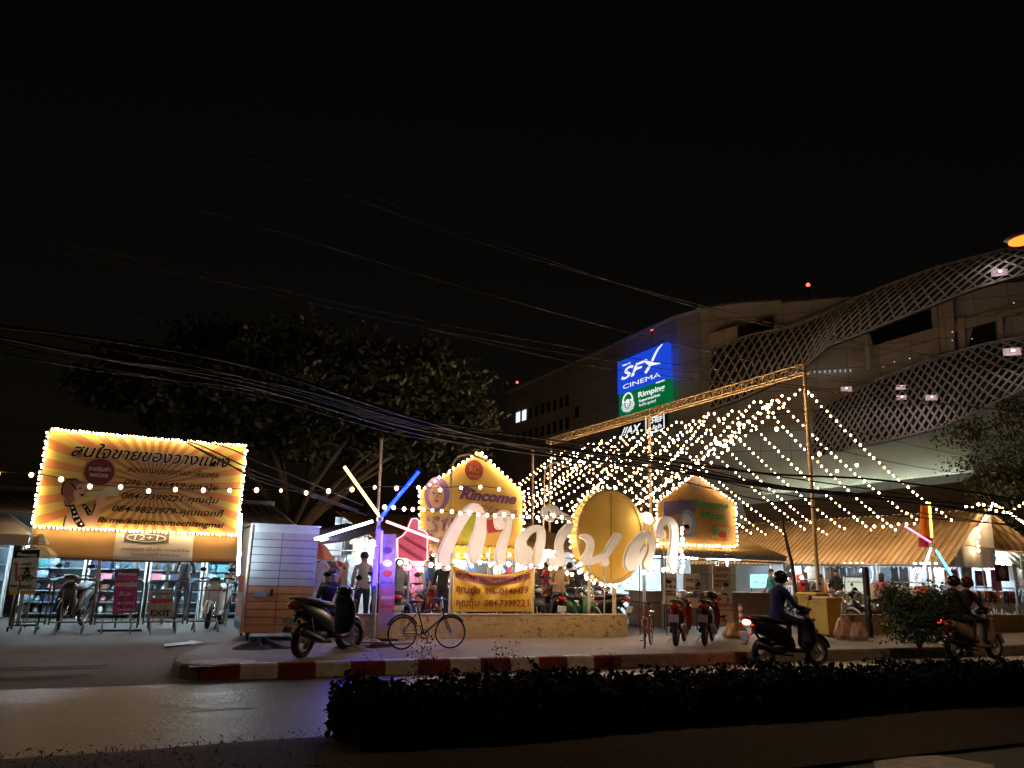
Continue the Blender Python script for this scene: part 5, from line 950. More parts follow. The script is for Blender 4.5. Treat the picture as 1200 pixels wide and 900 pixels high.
def ribbon(label_name, topc, botc, off0, off1, nu, nv, r, bow):
    def cur(c, u):
        x = u*(len(c)-1); i = min(int(x), len(c)-2); f = x-i; f = f; return (c[i][0]+(c[i+1][0]-c[i][0])*f, c[i][1]+(c[i+1][1]-c[i][1])*f)
    def pt(u, v):
        a = PD(*cur(topc, u), off0); e = PD(*cur(botc, u), off1); return a.lerp(e, v)+DN*bow*sin(pi*v)-o_
    b = MB()
    for i in range(nu):
        for j in range(nv):
            q00, q10, q01, q11 = pt(i/nu, j/nv), pt((i+1)/nu, j/nv), pt(i/nu, (j+1)/nv), pt((i+1)/nu, (j+1)/nv); b.tube([q00, q11], r, 4, smooth=False); b.tube([q10+DN*r, q01+DN*r], r, 4, smooth=False)
    for v in (0, 1): b.tube([pt(i/nu, v) for i in range(nu+1)], r*1.3, 5)
    b.build('lattice_canopy', LAT, t)
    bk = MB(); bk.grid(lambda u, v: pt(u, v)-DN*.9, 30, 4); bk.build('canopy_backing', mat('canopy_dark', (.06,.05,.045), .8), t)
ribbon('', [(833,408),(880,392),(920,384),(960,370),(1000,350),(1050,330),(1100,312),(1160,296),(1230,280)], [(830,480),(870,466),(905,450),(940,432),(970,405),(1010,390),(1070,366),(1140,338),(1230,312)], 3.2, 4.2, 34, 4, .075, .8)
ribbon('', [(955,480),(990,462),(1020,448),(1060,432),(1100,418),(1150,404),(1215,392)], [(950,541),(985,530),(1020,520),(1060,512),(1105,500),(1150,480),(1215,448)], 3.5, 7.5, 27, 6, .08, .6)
dpanel('lit_fascia', [(885,549),(1000,527),(1120,511),(1136,512),(1140,553),(893,580)], 8.6, .2, mat('fascia_sheet', (.5,.5,.44), .6, 0, .06, .4))
dpanel('dark_roof', [(870,592),(1150,562),(1160,600),(880,622)], 10.6, .2, mat('low_dark_roof', (.1,.075,.055), .7))
for i, (px, py, s) in enumerate(((1172,318,5),(1187,411,5),(992,455,3.5),(1056,453,3),(1057,465,3),(1092,465,3.5),(1066,420,1.5),(1116,389,1.5),(1116,399,1.2),(1139,397,1.2),(1188,355,1.5),(1048,424,1.2),(1035,430,1))):
    p = PD(px, py, 8.2 if py > 380 else 4.8)-o_; sz = s*.036; b = MB(); b.box(p, (sz*1.1,sz*1.1,sz*.7), RZ(-.8)); fx = b.build('canopy_lamp', emat('pink_lamp_glass', (1,.62,.8), 1.6), t)
    if s > 2:
        ld = bpy.data.lights.new('canopy_glow', 'POINT'); ld.energy = 4.5*s; ld.color = (1,.84,.82); ld.shadow_soft_size = .15; lo = bpy.data.objects.new('canopy_glow', ld); C.objects.link(lo); lo.parent = t; lo.location = p+DN*.5
        b = MB(); b.box(p-DN*.25, (s*.2,.06,s*.1), RZ(-.8)); b.build('lamp_tray', mat('lamp_tray_paint', (.5,.4,.45), .5), t)
# added strip lamps, kept out of sight, that wash the pale sheet wall from below
for i in range(5):
    a = PD(905+50*i, 592-5.5*i, 9.6); e = PD(938+50*i, 588.5-5.5*i, 9.6)
    tube_lamp(a, e, f'cool strip lamp washing the pale mall wall, {ORD[i]} from the left', emat('wash_tube', (.85,1,.82), 70), .05, 'strip lamps along the pale mall wall')
# ------------------------------------------------------------------ lit signs on the mall wall
def wall_sign(label, c4, X, th, m, name='mall_sign'):
    P = [PXp(a, b_, X) for a, b_ in c4]; y0 = (P[0].y+P[3].y)/2; y1 = (P[1].y+P[2].y)/2; z1 = (P[0].z+P[1].z)/2; z0_ = (P[2].z+P[3].z)/2; t = thing(name, label, 'sign', (X, y0, z0_), -pi/2); Wd, Hh = y0-y1, z1-z0_
    b = MB(); b.box((Wd/2, th/2, Hh/2), (Wd, th, Hh)); b.build('panel', m, t); b = MB()
    for f in (.25,.75): b.box((Wd*f, th+.2, Hh*.5), (.2,.4,.2))
    b.build('bracket', DARKMETAL, t); return t, Wd, Hh
SGW = emat('sign_white_glow', (.95,.97,1), 1.0); SGG = emat('sign_grey_glow', (.6,.62,.65), .5)
t, w, h = wall_sign('tall blue lit cinema sign reading SFX CINEMA high on the mall wall', [(722.5,424),(779.5,402.5),(783,446),(725,458.5)], 38.9, .5, emat('sign_blue_glow', (.012,.07,.75), .85))
text('SF', w*.33, h*.40, -.01, h*.33, SGW, t, w*.50, .35, .02); plate('letter_x', stroke_loops([[(w*.60,h*.70,.16),(w*.70,h*.56,.15),(w*.88,h*.47,.03)],[(w*.60,h*.36,.14),(w*.70,h*.55,.14),(w*.82,h*.85,.10),(w*.93,h*.99,.03)]], .04), -.04, .05, SGW, t)
text('CINEMA', w*.5, h*.10, -.01, h*.13, SGW, t, w*.76, 0, .0); b = MB(); b.box((w*.2,-.03,h*.82), (w*.16,.03,.12)); b.build('dash', SGW, t)
t, w, h = wall_sign('green lit supermarket sign with woven basket emblem below the cinema sign', [(724.5,460.5),(782.5,446.5),(783.5,471.5),(726,487)], 38.9, .5, emat('sign_green_glow', (.0,.13,.035), .9))
text('Rimping', w*.68, h*.58, -.01, h*.24, SGW, t, w*.52, 0, .02); text('Supermarket', w*.64, h*.36, -.01, h*.12, SGW, t, w*.42, 0, .02); text('ริมปิง ซูเปอร์', w*.6, h*.17, -.01, h*.1, SGW, t, w*.34, 0, .01); b = MB(); b.box((w*.86,-.03,h*.97), (w*.16,.03,.09)); b.build('dash', SGW, t)
cx_, cz_ = w*.2, h*.45; rings = []
plate('basket', [circle(cx_, cz_-h*.08, w*.135, h*.3)], -.03, .03, SGW, t); b = MB(); b.torus((cx_,-.03,cz_+h*.1), w*.105, .07, 'y', 24, 5, 0, pi); b.build('basket_handle', SGW, t); b = MB()
for i in range(5): zz_ = cz_-h*.3+h*.09*i; b.tube([(cx_-w*.13,-.05,zz_),(cx_,-.05,zz_-.12),(cx_+w*.13,-.05,zz_)], .035, 4)
b.torus((cx_,-.05,cz_+h*.02), w*.06, .05, 'y', 16, 4); b.build('basket_weave', emat('sign_green_glow', (0,.13,.035), .9), t)
t, w, h = wall_sign('white lit letters reading MAX under the supermarket sign', [(727,500),(752,493),(752,507),(727,513)], 38.9, .15, DARKMETAL); text('//AX', w*.5, h*.14, -.02, h*.66, SGW, t, w*.95, .3, .03)
t, w, h = wall_sign('black shield sign with white outline reading CHEF beside the MAX letters', [(757,487),(779,482.5),(779,503),(757,508)], 38.9, .3, BLACK); text('CHEF', w*.5, h*.5, -.02, h*.28, SGW, t, w*.78, 0, .03); text('lab', w*.6, h*.14, -.02, h*.24, SGW, t, w*.5, .2, .02); b = MB(); b.tube([(.05,-.04,.1),(.05,-.04,h*.95),(w*.5,-.04,h*.8),(w-.05,-.04,h*1.0),(w-.05,-.04,.1),(w*.5,-.04,-.05)], .06, 4, closed=True, smooth=False); b.build('outline', SGW, t)
for i, (px, py, X) in enumerate(((764,387,40),(606,449,40))): p = PXp(px, py, X); t = thing('warning_light', ['small red warning light on the mall roof edge above the cinema sign','small red warning light at the far left corner of the mall roof'][i], 'lamp', p); b = MB(); b.sphere((0,0,.1), .16, 8, 6); b.build('lens', emat('red_warning', (1,.12,.08), 3), t); b = MB(); b.tube([(0,0,-.5),(0,0,.0)], .06, 6); b.build('stem', DARKMETAL, t)
p = PXp(947, 335, 56); t = thing('radio_mast', 'thin mast with a red light on top behind the mall roof', 'mast', (p.x, p.y, 23.3)); b = MB(); b.tube([(0,0,0),(0,0,p.z-23.3)], [.2,.08], 6); b.build('pole', DARKMETAL, t); b = MB(); b.sphere((0,0,p.z-23.2), .2, 8, 6); b.build('lens', emat('red_warning', (1,.12,.08), 3), t)
# ================================================================== STREET LAMPS, CABLES
def street_lamp(label, hx, hy, hz, px_, py_, arm_lamp=430):
    t = thing('street_lamp', label, 'street lamp', (px_, py_, .12), 0, 'street lamps on the median'); b = MB(); d = Vector((hx-px_, hy-py_, hz-.12)); b.tube([(0,0,0),(0,0,hz*.55),(0,0,hz*.92)], [.1,.08,.06], 8); b.build('pole', STEEL, t); b = MB(); b.tube([(0,0,hz*.92),d*.3+Vector((0,0,hz*.66)),d*.97+Vector((0,0,.05)), d+Vector((0,0,.08))], .045, 7); b.build('arm', STEEL, t)
    b = MB(); dd = d.copy(); a = atan2(d.y, d.x); b.sphere(dd+Vector((0,0,.06)), (.38,.16,.1), 12, 8, RZ(a)); b.build('head', mat('lamp_head_grey', (.12,.12,.12), .5), t); b = MB(); b.sphere(dd-Vector((0,0,.03)), (.3,.15,.12), 12, 8, RZ(a)); b.build('lens', emat('sodium_lens', (1,.13,.012), 4), t)
    ld = bpy.data.lights.new('sodium', 'SPOT'); ld.energy = arm_lamp; ld.color = (1,.66,.40); ld.shadow_soft_size = .12; ld.spot_size = R(150); ld.spot_blend = .8; lo = bpy.data.objects.new('sodium', ld); C.objects.link(lo); lo.parent = t; lo.location = dd-Vector((0,0,.1))
    return t
hp = PY(1199, 279, 9.0); street_lamp('orange sodium street lamp glowing at the right edge of the photo', hp.x, 9.0, hp.z, hp.x+.3, 6.9, 150); q_ = PY(1262, 140, 6.0); street_lamp('orange sodium street lamp just beyond the upper right corner of the photo', q_.x, 6.0, q_.z, q_.x+2.6, 5.6, 4600)
street_lamp('orange sodium street lamp out along the road to the left', -9.5, 9.6, 8.6, -9.2, 6.9, 2000)  # assumed lamp out of view, added to light the left of the road
def cable(label, pts, Y0, Y1, r, group='overhead cables along the road', n=1, spread=.0):
    P = [PY(a, b_, Y0+(Y1-Y0)*i/(len(pts)-1)) for i, (a, b_) in enumerate(pts)]; q = [P[0]]+P+[P[-1]]; o = []
    for i in range(1, len(q)-2):
        for f in range(6): u = f/6; o.append(q[i-1]*(-.5*u**3+u*u-.5*u)+q[i]*(1.5*u**3-2.5*u*u+1)+q[i+1]*(-1.5*u**3+2*u*u+.5*u)+q[i+2]*(.5*u**3-.5*u*u))
    o.append(P[-1]); b = MB(); b.tube([p-P[0] for p in o], r, 6); ob = b.build('overhead_cable', mat('cable_sheath', (.02,.018,.02), .45), None, P[0]); return tagit(ob, label, 'cable', group)
base = [(-60,385),(120,418),(300,448),(480,498),(600,518),(760,543),(900,569),(1050,586),(1260,612)]
for i in range(9):
    dy = (i-4)*2.6; cable(f'thick black overhead cable in the sagging bundle, {ORD[i]} from the top', [(a, b_+dy*(1+.9*sin(k*1.1+i*1.7))+random.uniform(-2,2)) for k, (a, b_) in enumerate(base)], 13.2+.12*i, 13.6+.1*i, .016 if i % 3 else .028)
for i, pts in enumerate(([(100,110),(330,200),(560,283),(800,352),(1000,400),(1260,445)],[(60,95),(330,190),(600,290),(860,372),(1100,420),(1260,440)],[(-40,265),(200,310),(430,362),(640,402),(860,435),(1260,470)],[(-40,278),(220,322),(440,372),(650,412),(860,443),(1260,490)],[(-40,190),(250,250),(520,330),(780,400),(1000,445),(1260,480)],[(500,385),(700,430),(860,448),(1000,462),(1260,490)],[(640,520),(800,500),(1000,478),(1260,470)],[(980,500),(1100,528),(1260,556)],[(950,520),(1080,548),(1260,572)])): cable(f'thin overhead wire crossing the dark sky, {ORD[i]} in order from the top left', pts, 14, 14.5, .008, 'thin overhead wires')
for i, pts in enumerate(([(205,512),(240,524),(290,548),(340,568),(420,598)],[(215,516),(250,536),(295,556),(350,574),(420,600)],[(225,522),(262,540),(300,562),(360,580),(430,604)],[(228,514),(270,526),(300,540),(350,560),(425,592)])): cable(f'drooping black cable across the top right corner of the orange billboard, {ORD[i]} from the top', pts, 15.6, 15.8, .014, 'cables drooping over the billboard')
# ================================================================== VEHICLES
PLATEW = mat('number_plate', (.6,.6,.58), .4, 0, .05); TAILR = mat('tail_lens', (.35,.01,.015), .25, 0, .1); SEATM = mat('seat_vinyl', (.018,.018,.02), .5, 0, .2, 12); LENS = mat('clear_lens', (.6,.62,.65), .1, .2, .05); REFL = mat('orange_lens', (.6,.2,.02), .3)
def paint(name, c): return mat(name, c, .25, .1, .08, 3, 0, .5, .6)
def wheel(parent, x, r, tr, z=None, spokes=14, disc=False, turn=0):
    b = MB(); b.torus((0,0,0), r-tr, tr, 'y', 32, 10); w = b.build('wheel', RUBBER, parent, (x, 0, r)); w.rotation_euler = (0,0,turn)
    b = MB(); b.torus((0,0,0), r-tr*1.9, tr*.45, 'y', 32, 6, sq=1.6); b.tube([(0,-.06,0),(0,.06,0)], tr*.8, 10)
    for i in range(spokes):
        a = 2*pi*i/spokes; b.tube([(.02*cos(a+.9),(.03 if i % 2 else -.03),.02*sin(a+.9)),((r-tr*1.9)*cos(a),0,(r-tr*1.9)*sin(a))], .0035 if spokes > 8 else .016, 4)
    if disc: b.tube([(0,.05,0),(0,.055,0)], r*.45, 20)
    ri = b.build('rim', STEEL, w); return w
def scooter(label, a, c, body, trim, kind='scooter', group=None, tail=TAILR, lean=.0, turn=0., slim=1.0, cat='motorbike', name=None, seatm=None):
    """a, c: ground points under the rear and front wheel; forward is local +x"""
    a, c = Vector(a), Vector(c); d = c-a; mid = (a+c)/2; t = thing(name or ('parked_scooter' if kind == 'scooter' else 'parked_moped'), label, cat, (mid.x, mid.y, a.z), atan2(d.y, d.x), group); t.rotation_euler = (lean, 0, atan2(d.y, d.x)); mop = kind == 'moped'; k = slim*(.72 if mop else 1.0)
    r = .29 if mop else .265; tr = .042 if mop else .06; wheel(t, -.62, r, tr, spokes=18 if mop else 5, turn=0); wheel(t, .66, r, tr*.9, spokes=18 if mop else 5, disc=True, turn=turn)
    b = MB(); b.loftx([(-1.0,.83,.045*k,.025),(-.9,.80,.10*k,.06),(-.68,.71,.15*k,.115),(-.4,.62,.165*k,.16),(-.15,.53,.15*k,.17),(.0,.43,.13*k,.13),(.05,.38,.1*k,.07)], 16); b.build('body', body, t)
    b = MB(); b.loftx([(-.9,.875,.06*k,.012),(-.8,.885,.12*k,.035),(-.55,.86,.15*k,.05),(-.25,.80,.155*k,.055),(.0,.78,.11*k,.05),(.08,.755,.05*k,.03)], 14); b.build('seat', seatm or SEATM, t)
    b = MB()
    if mop: b.loftx([(-.1,.52,.07,.07),(.15,.50,.075,.075),(.36,.66,.08,.08),(.42,.78,.07,.06)], 12); b.loftz([(.28,.40,.05,.17),(.5,.47,.04,.2),(.72,.46,.05,.17),(.9,.36,.05,.1)], 14)
    else: b.loftx([(-.08,.33,.16,.06),(.2,.29,.17,.04),(.42,.32,.16,.06)], 14); b.loftz([(.27,.40,.05,.14),(.5,.47,.06,.2),(.78,.42,.07,.2),(.95,.33,.07,.12)], 16)
    b.build('leg_shield', body, t)
    b = MB(); b.sphere((.36,0,.99), (.13,.15,.085), 14, 8, RY(-.3)); b.build('headlamp_cowl', trim, t); b = MB(); b.sphere((.45,0,.965), (.045,.10,.055), 12, 8); b.build('headlight', LENS, t)
    b = MB(); b.torus((.66,0,r), r+.025, .05 if not mop else .035, 'y', 16, 8, .25, 2.3, 1.25); b.build('front_fender', body if not mop else trim, t)
    b = MB(); b.tube([(.40,.05,.78),(.64,.085,r)], .02, 6); b.tube([(.40,-.05,.78),(.64,-.085,r)], .02, 6); b.tube([(.30,0,1.0),(.42,0,.76)], .03, 8); b.build('fork', CHROME, t)
    hb = MB(); hb.tube([(.20,-.34,1.03),(.27,-.2,1.045),(.32,0,1.02),(.27,.2,1.045),(.20,.34,1.03)], .013, 7); h = hb.build('handlebar', CHROME, t)
    for s in (-1, 1):
        b = MB(); b.tube([(.245,s*.25,1.042),(.19,s*.36,1.028)], .02, 8); b.tube([(.29,s*.16,1.05),(.27,s*.33,1.06)], .006, 5); b.build('grip', BLACK, h)
        b = MB(); b.tube([(.27,s*.22,1.05),(.25,s*.28,1.2)], .006, 5); b.sphere((.25,s*.31,1.235), (.018,.075,.045), 12, 8, RZ(s*.15)); b.build('mirror', BLACK, t)
        b = MB(); b.sphere((-.93,s*.11*k,.74), (.04,.035,.025), 8, 6); b.sphere((.46,s*.16*k,.84), (.03,.05,.03), 8, 6); b.build('indicator', REFL, t)
    b = MB(); b.sphere((-.985,0,.79), (.06,.10,.055), 12, 8); b.build('tail_light', tail, t)
    b = MB(); b.loftx([(-.80,.66,.07,.03),(-.98,.56,.075,.014),(-1.06,.42,.08,.01)], 10); b.build('rear_fender', BLACK, t); b = MB(); b.box((-1.055,0,.56), (.012,.2,.15), RY(-.35)); b.build('number_plate', PLATEW, t)
    b = MB(); b.tube([(-.05,-.13,.22),(-.3,-.17,.24)], .02, 6); b.tube([(-.3,-.175,.25),(-.45,-.18,.29),(-.9,-.18,.42),(-.93,-.18,.43)], [.03,.055,.06,.03], 10); b.build('exhaust', STEEL if mop else DARKMETAL, t)
    b = MB(); b.sphere((-.28,0,.33), (.26,.13,.11), 12, 8); b.box((-.45,.1,.30), (.4,.05,.09)); b.tube([(-.5,.1,.34),(-.68,.13,.62)], .025, 7); b.tube([(-.5,-.1,.34),(-.68,-.13,.62)], .025, 7); b.build('engine', DARKMETAL, t)
    b = MB(); b.tube([(-.15,.1,.2),(-.12,.24,.01)], .012, 6); b.build('kickstand', STEEL, t)
    b = MB(); b.tube([(-.75,.13*k,.84),(-.98,.1*k,.9),(-1.0,0,.91),(-.98,-.1*k,.9),(-.75,-.13*k,.84)], .012, 6); b.build('grab_rail', BLACK, t); return t
g_ = lambda px, py, z=PZ: G(px, py, z)
BLK = mat('gloss_black', (.008,.008,.011), .35, 0, .1, 3, 0, .4, .15); REDP = paint('gloss_red', (.28,.02,.015)); WHT = paint('gloss_white', (.55,.53,.5)); MAR = paint('gloss_maroon', (.12,.015,.02)); BRN = paint('gloss_bronze', (.3,.2,.14)); GRN = paint('gloss_green', (.05,.14,.08)); BLU = paint('gloss_blue', (.03,.06,.2))
scooter('black scooter parked on the pavement before the low wall, tail towards road', g_(349,772), g_(408,763), BLK, BLK, lean=.06, turn=-.5)
scooter('dark motorbike with pale headlamp cowl parked behind the crowd barrier below the billboard', g_(97,733), g_(67,739), mat('dusty_dark_paint', (.05,.045,.04), .5), BLK, 'moped', turn=.3, slim=1.2)
scooter('white scooter parked behind the barrier close to the kiosk, nose towards the road', g_(262,731), g_(239,738), WHT, BLK, turn=.3)
scooter('red moped with pale top box corner, nearest the orange bicycle', g_(786,761), g_(806,749), REDP, WHT, 'moped', slim=1.25, lean=.05); scooter('dark red moped parked beside the tall price banner', g_(821,760), g_(838,749), MAR, BLK, 'moped', slim=1.25, lean=.05)
rows = [('a red moped behind the wall right of the yellow banner', 7.95, 16.9, REDP), ('a black moped behind the wall left of the gold disc post', 8.6, 16.8, BLK), ('a dark moped behind the wall below the middle of the gold disc', 9.2, 17.0, BLK), ('a dark green moped behind the wall below the right of the gold disc', 9.8, 16.8, GRN), ('a black moped behind the wall end beside the orange bicycle', 10.4, 17.0, BLK), ('a dark moped half hidden by the yellow banner', 7.2, 17.0, MAR), ('a blue moped behind the wall left of the yellow banner', 5.4, 17.0, BLU), ('a black moped in the second row behind the wall, by the tan-shirted person', 7.9, 18.1, BLK), ('a maroon moped in the second row behind the wall, left of the disc', 8.7, 18.2, MAR), ('a black moped in the second row behind the gold disc post', 9.5, 18.0, BLK), ('a blue moped behind the wall close to the purple roll-up banner', 4.9, 16.8, BLU), ('a red moped in the second row behind the wall left of the banner', 6.3, 17.9, REDP), ('a red moped beside the entrance behind the two menu boards', 11.3, 18.2, REDP), ('a black moped behind the right wall below the lit menu screen', 17.6, 17.1, BLK), ('a silver moped behind the right wall beside the dark post', 18.3, 17.0, WHT), ('a dark moped behind the right wall left of the bush', 19.0, 17.2, BLK), ('a bronze moped behind the bush at the right wall', 19.8, 17.0, BRN)]
protos = {}
for lab, x, y, pm in rows:
    ang = random.uniform(1.2, 2.0); d = Vector((cos(ang), sin(ang), 0))*.64*random.choice((1,-1)); c = Vector((x, y, PZ+.003))
    if pm.name not in protos: protos[pm.name] = scooter(lab, c-d, c+d, pm, pm, 'moped', 'mopeds parked behind the low wall', lean=.05, slim=1.2)
    else: o = copy_tree(protos[pm.name]); o.location = c; o.rotation_euler = (.05, 0, atan2(d.y, d.x)); o['label'] = lab
def bicycle(label, a, c, col, turn=0, lean=0., basket=False, r=.318):
    a, c = Vector(a), Vector(c); d = c-a; mid = (a+c)/2; t = thing('bicycle', label, 'bicycle', (mid.x, mid.y, a.z)); t.scale = (.88,)*3; t.rotation_euler = (lean, 0, atan2(d.y, d.x)); wb = .53
    wheel(t, -wb, r, .018, spokes=28); wheel(t, wb, r, .018, spokes=28, turn=turn)
    b = MB(); BBk, ST, HT, HB = (-.06,0,.29), (-.21,0,.78), (.33,0,.80), (.38,0,.64); T = .017
    for p, q, rr in ((BBk,ST,T),(BBk,HB,.02),((-.19,0,.72),(.34,0,.76),T),(HT,HB,.021)): b.tube([p,q], rr, 8)
    for s in (-1,1): b.tube([BBk,(-wb,s*.06,r)], .010, 6); b.tube([(-.2,0,.74),(-wb,s*.06,r)], .008, 6); b.tube([HB,(.40,s*.05,.60),(wb,s*.05,r)], .012, 6)
    b.build('frame', col, t); b = MB(); b.tube([(-.21,0,.76),(-.24,0,.9)], .013, 7); b.loftx([(-.38,.92,.075,.025),(-.25,.925,.06,.03),(-.1,.925,.02,.02)], 10); b.build('saddle', SEATM, t)
    b = MB(); b.tube([(.33,0,.8),(.31,0,.94),(.38,0,.97)], .014, 7); b.tube([(.32,-.30,.98),(.38,-.1,.97),(.38,.1,.97),(.32,.30,.98)], .012, 7); b.tube([(.34,-.2,.98),(.28,-.32,.98)], .018, 7); b.tube([(.34,.2,.98),(.28,.32,.98)], .018, 7); b.build('handlebar', BLACK, t)
    b = MB(); b.torus((-.06,-.045,.29), .085, .012, 'y', 24, 6); b.tube([(-.06,-.07,.29),(-.0,-.075,.14)], .010, 6); b.tube([(-.06,.07,.29),(-.12,.075,.44)], .010, 6); b.box((0,-.12,.13), (.09,.09,.02)); b.box((-.12,.12,.45), (.09,.09,.02)); b.tube([(-.06,-.05,.37),(-wb,-.05,r+.04)], .005, 4); b.tube([(-.06,-.05,.21),(-wb,-.05,r-.04)], .005, 4); b.build('crankset', DARKMETAL, t)
    b = MB(); b.torus((-wb,0,r), r+.03, .022, 'y', 18, 6, .5, 2.7, 1.3); b.build('rear_mudguard', BLACK, t); b = MB(); b.torus((wb,0,r), r+.03, .02, 'y', 14, 6, .6, 2.1, 1.3); b.build('front_mudguard', col, t)
    b = MB(); b.box((-wb-.02,0,.74), (.36,.13,.015)); b.tube([(-wb,.07,.73),(-wb,.07,r)], .006, 5); b.tube([(-wb,-.07,.73),(-wb,-.07,r)], .006, 5); b.build('rack', BLACK, t)
    if basket:
        b = MB()
        for i in range(7): z = .66+.04*i; s = .13+.008*i; b.tube([(.43,-s,z),(.43+.2+.01*i,-s,z),(.43+.2+.01*i,s,z),(.43,s,z)], .005, 4, closed=True, smooth=False)
        for i in range(9): y = -.13+.26*i/8; b.tube([(.63,y,.66),(.69,y*1.3,.9)], .004, 4)
        b.build('basket', col, t)
    return t
bicycle('black bicycle leaning along the low wall left of the yellow banner', g_(473,761.5), g_(525,760), BLK, turn=-.5, lean=-.05); bicycle('orange bicycle with front basket standing end-on at the right end of the low wall', g_(764,755), g_(754,761), paint('gloss_orange', (.42,.13,.05)), turn=.2, basket=True)
# ================================================================== PEOPLE
SKIN = mat('skin', (.42,.25,.16), .6, 0, .06, 12); HAIR = mat('black_hair', (.012,.01,.009), .5, 0, .2, 20); SHOE = mat('dark_shoe', (.03,.025,.02), .7)
def cloth(n, c): return mat('garb_'+n, c, .9, 0, .25, 2.2, 1.0)
def person(label, loc, rz, pose, top, legs, hair='short', scale=1.0, group=None, helmet=None, arms=None):
    P = dict(pelvis=(0,0,.93), belly=(0,0,1.08), chest=(.0,0,1.27), nb=(0,0,1.41), neck=(.012,0,1.47), h0=(.03,0,1.53), h1=(.025,0,1.60), h2=(.01,0,1.66))
    P.update({k+s: (x, y*(1 if s == 'L' else -1), z) for s in 'LR' for k, (x, y, z) in dict(sh=(0,.17,1.37), el=(-.03,.22,1.10), wr=(.07,.235,.87), pa=(.10,.235,.79), hip=(0,.095,.89), kn=(.02,.105,.49), an=(-.02,.11,.09), to=(.12,.125,.035)).items()})
    P.update(pose); RAD = dict(pelvis=.135, belly=.125, chest=.15, nb=.075, neck=.052, h0=.07, h1=.09, h2=.075, sh=.066, el=.045, wr=.028, pa=.036, hip=.10, kn=.062, an=.042, to=.036)
    E = [('pelvis','belly'),('belly','chest'),('chest','nb'),('nb','neck'),('neck','h0'),('h0','h1'),('h1','h2')]
    for s in 'LR': E += [('nb','sh'+s),('sh'+s,'el'+s),('el'+s,'wr'+s),('wr'+s,'pa'+s),('pelvis','hip'+s),('hip'+s,'kn'+s),('kn'+s,'an'+s),('an'+s,'to'+s)]
    names = list(P); me = bpy.data.meshes.new('b'); me.from_pydata([Vector(P[n_]) for n_ in names], [(names.index(a), names.index(c)) for a, c in E], []); ob = bpy.data.objects.new('b', me); C.objects.link(ob); md = ob.modifiers.new('s', 'SKIN'); sv = me.skin_vertices[0].data
    for i, n_ in enumerate(names): r_ = RAD[n_.rstrip('LR')]; sv[i].radius = (r_, r_*(.72 if n_ in ('pelvis','belly','chest') else 1)) if False else (r_, r_)
    sv[names.index('pelvis')].use_root = True; s2 = ob.modifiers.new('ss', 'SUBSURF'); s2.levels = 2; s2.render_levels = 2
    dg = bpy.context.evaluated_depsgraph_get(); m2_ = bpy.data.meshes.new_from_object(ob.evaluated_get(dg)); bpy.data.objects.remove(ob)
    b = MB(); V = [v.co.copy() for v in m2_.vertices]
    segs = [(Vector(P[a]), Vector(P[c]), a) for a, c in E]
    bone = {'pelvis':0,'belly':0,'chest':0,'nb':0,'neck':2,'h0':2,'h1':2}
    for v in m2_.polygons:
        c = v.center; best = min(segs, key=lambda s: (lambda t_: ((s[0].lerp(s[1], t_))-c).length)(max(0, min(1, (c-s[0]).dot(s[1]-s[0])/max(1e-9, (s[1]-s[0]).length_squared))))); n_ = best[2]; k = n_.rstrip('LR') if n_[-1] in 'LR' else n_
        mi = {'pelvis':0,'belly':0,'chest':0,'nb':0,'neck':2,'h0':2,'h1':2,'sh':0,'el':(0 if arms == 'long' else 2),'wr':2,'hip':1,'kn':1,'an':3}.get(k, 0)
        if k == 'pelvis' and c.z < P['pelvis'][2]-.02 and n_ == 'pelvis': mi = 1
        b.mi.append(mi); b.f.append(tuple(v.vertices)); b.sm.append(True)
    b.v = [tuple(v) for v in V]; bpy.data.meshes.remove(m2_); b.m = 2
    hc = Vector(P['h1']); hf = (Vector(P['h1'])-Vector(P['h0'])); 
    b.loft([[hc+Vector((.085+dx, w*sgp(cos(a),1), -.02+dz+h*sin(a))) for a in [2*pi*i/8 for i in range(8)]] for dx, dz, w, h in ((-.03,.02,.018,.03),(.012,-.008,.014,.016),(.02,-.012,.008,.008))], True)   # nose
    for s in (-1,1): b.sphere(hc+Vector((0,s*.088,-.005)), (.022,.012,.03), 8, 6); b.m = 4; b.sphere(hc+Vector((.082,s*.033,.015)), (.008,.014,.008), 8, 5); b.m = 2
    b.m = 5; b.sphere(hc+Vector((.078,0,-.058)), (.01,.024,.008), 8, 5); b.m = 2
    for s in 'LR':                                          # five fingers rooted in each palm
        pa, wr = Vector(P['pa'+s]), Vector(P['wr'+s]); d = (pa-wr).normalized(); sd_ = d.cross(Vector((0,0,1))); sd_ = sd_.normalized() if sd_.length > .3 else Vector((1,0,0)); dn = sd_.cross(d).normalized(); dn = dn if dn.z < 0 or abs(dn.z) < .2 else -dn
        for j, ln in enumerate((.072,.082,.076,.06)):
            o_2 = pa+sd_*(.026-.0175*j); b.tube([o_2, o_2+d*ln*.55+dn*.004, o_2+d*ln*.85+dn*.03, o_2+d*ln*.8+dn*.055], [.0095,.009,.008,.006], 6)
        b.tube([pa-d*.02+sd_*.025, pa+d*.015+sd_*.05+dn*.01, pa+d*.04+sd_*.052+dn*.025], [.012,.0105,.008], 6)
    t = b.build('person', [top, legs, SKIN, SHOE, HAIR, mat('lips', (.35,.12,.1), .5)], None, loc, rz); t.scale = (scale,)*3; tagit(t, label, 'person', group)
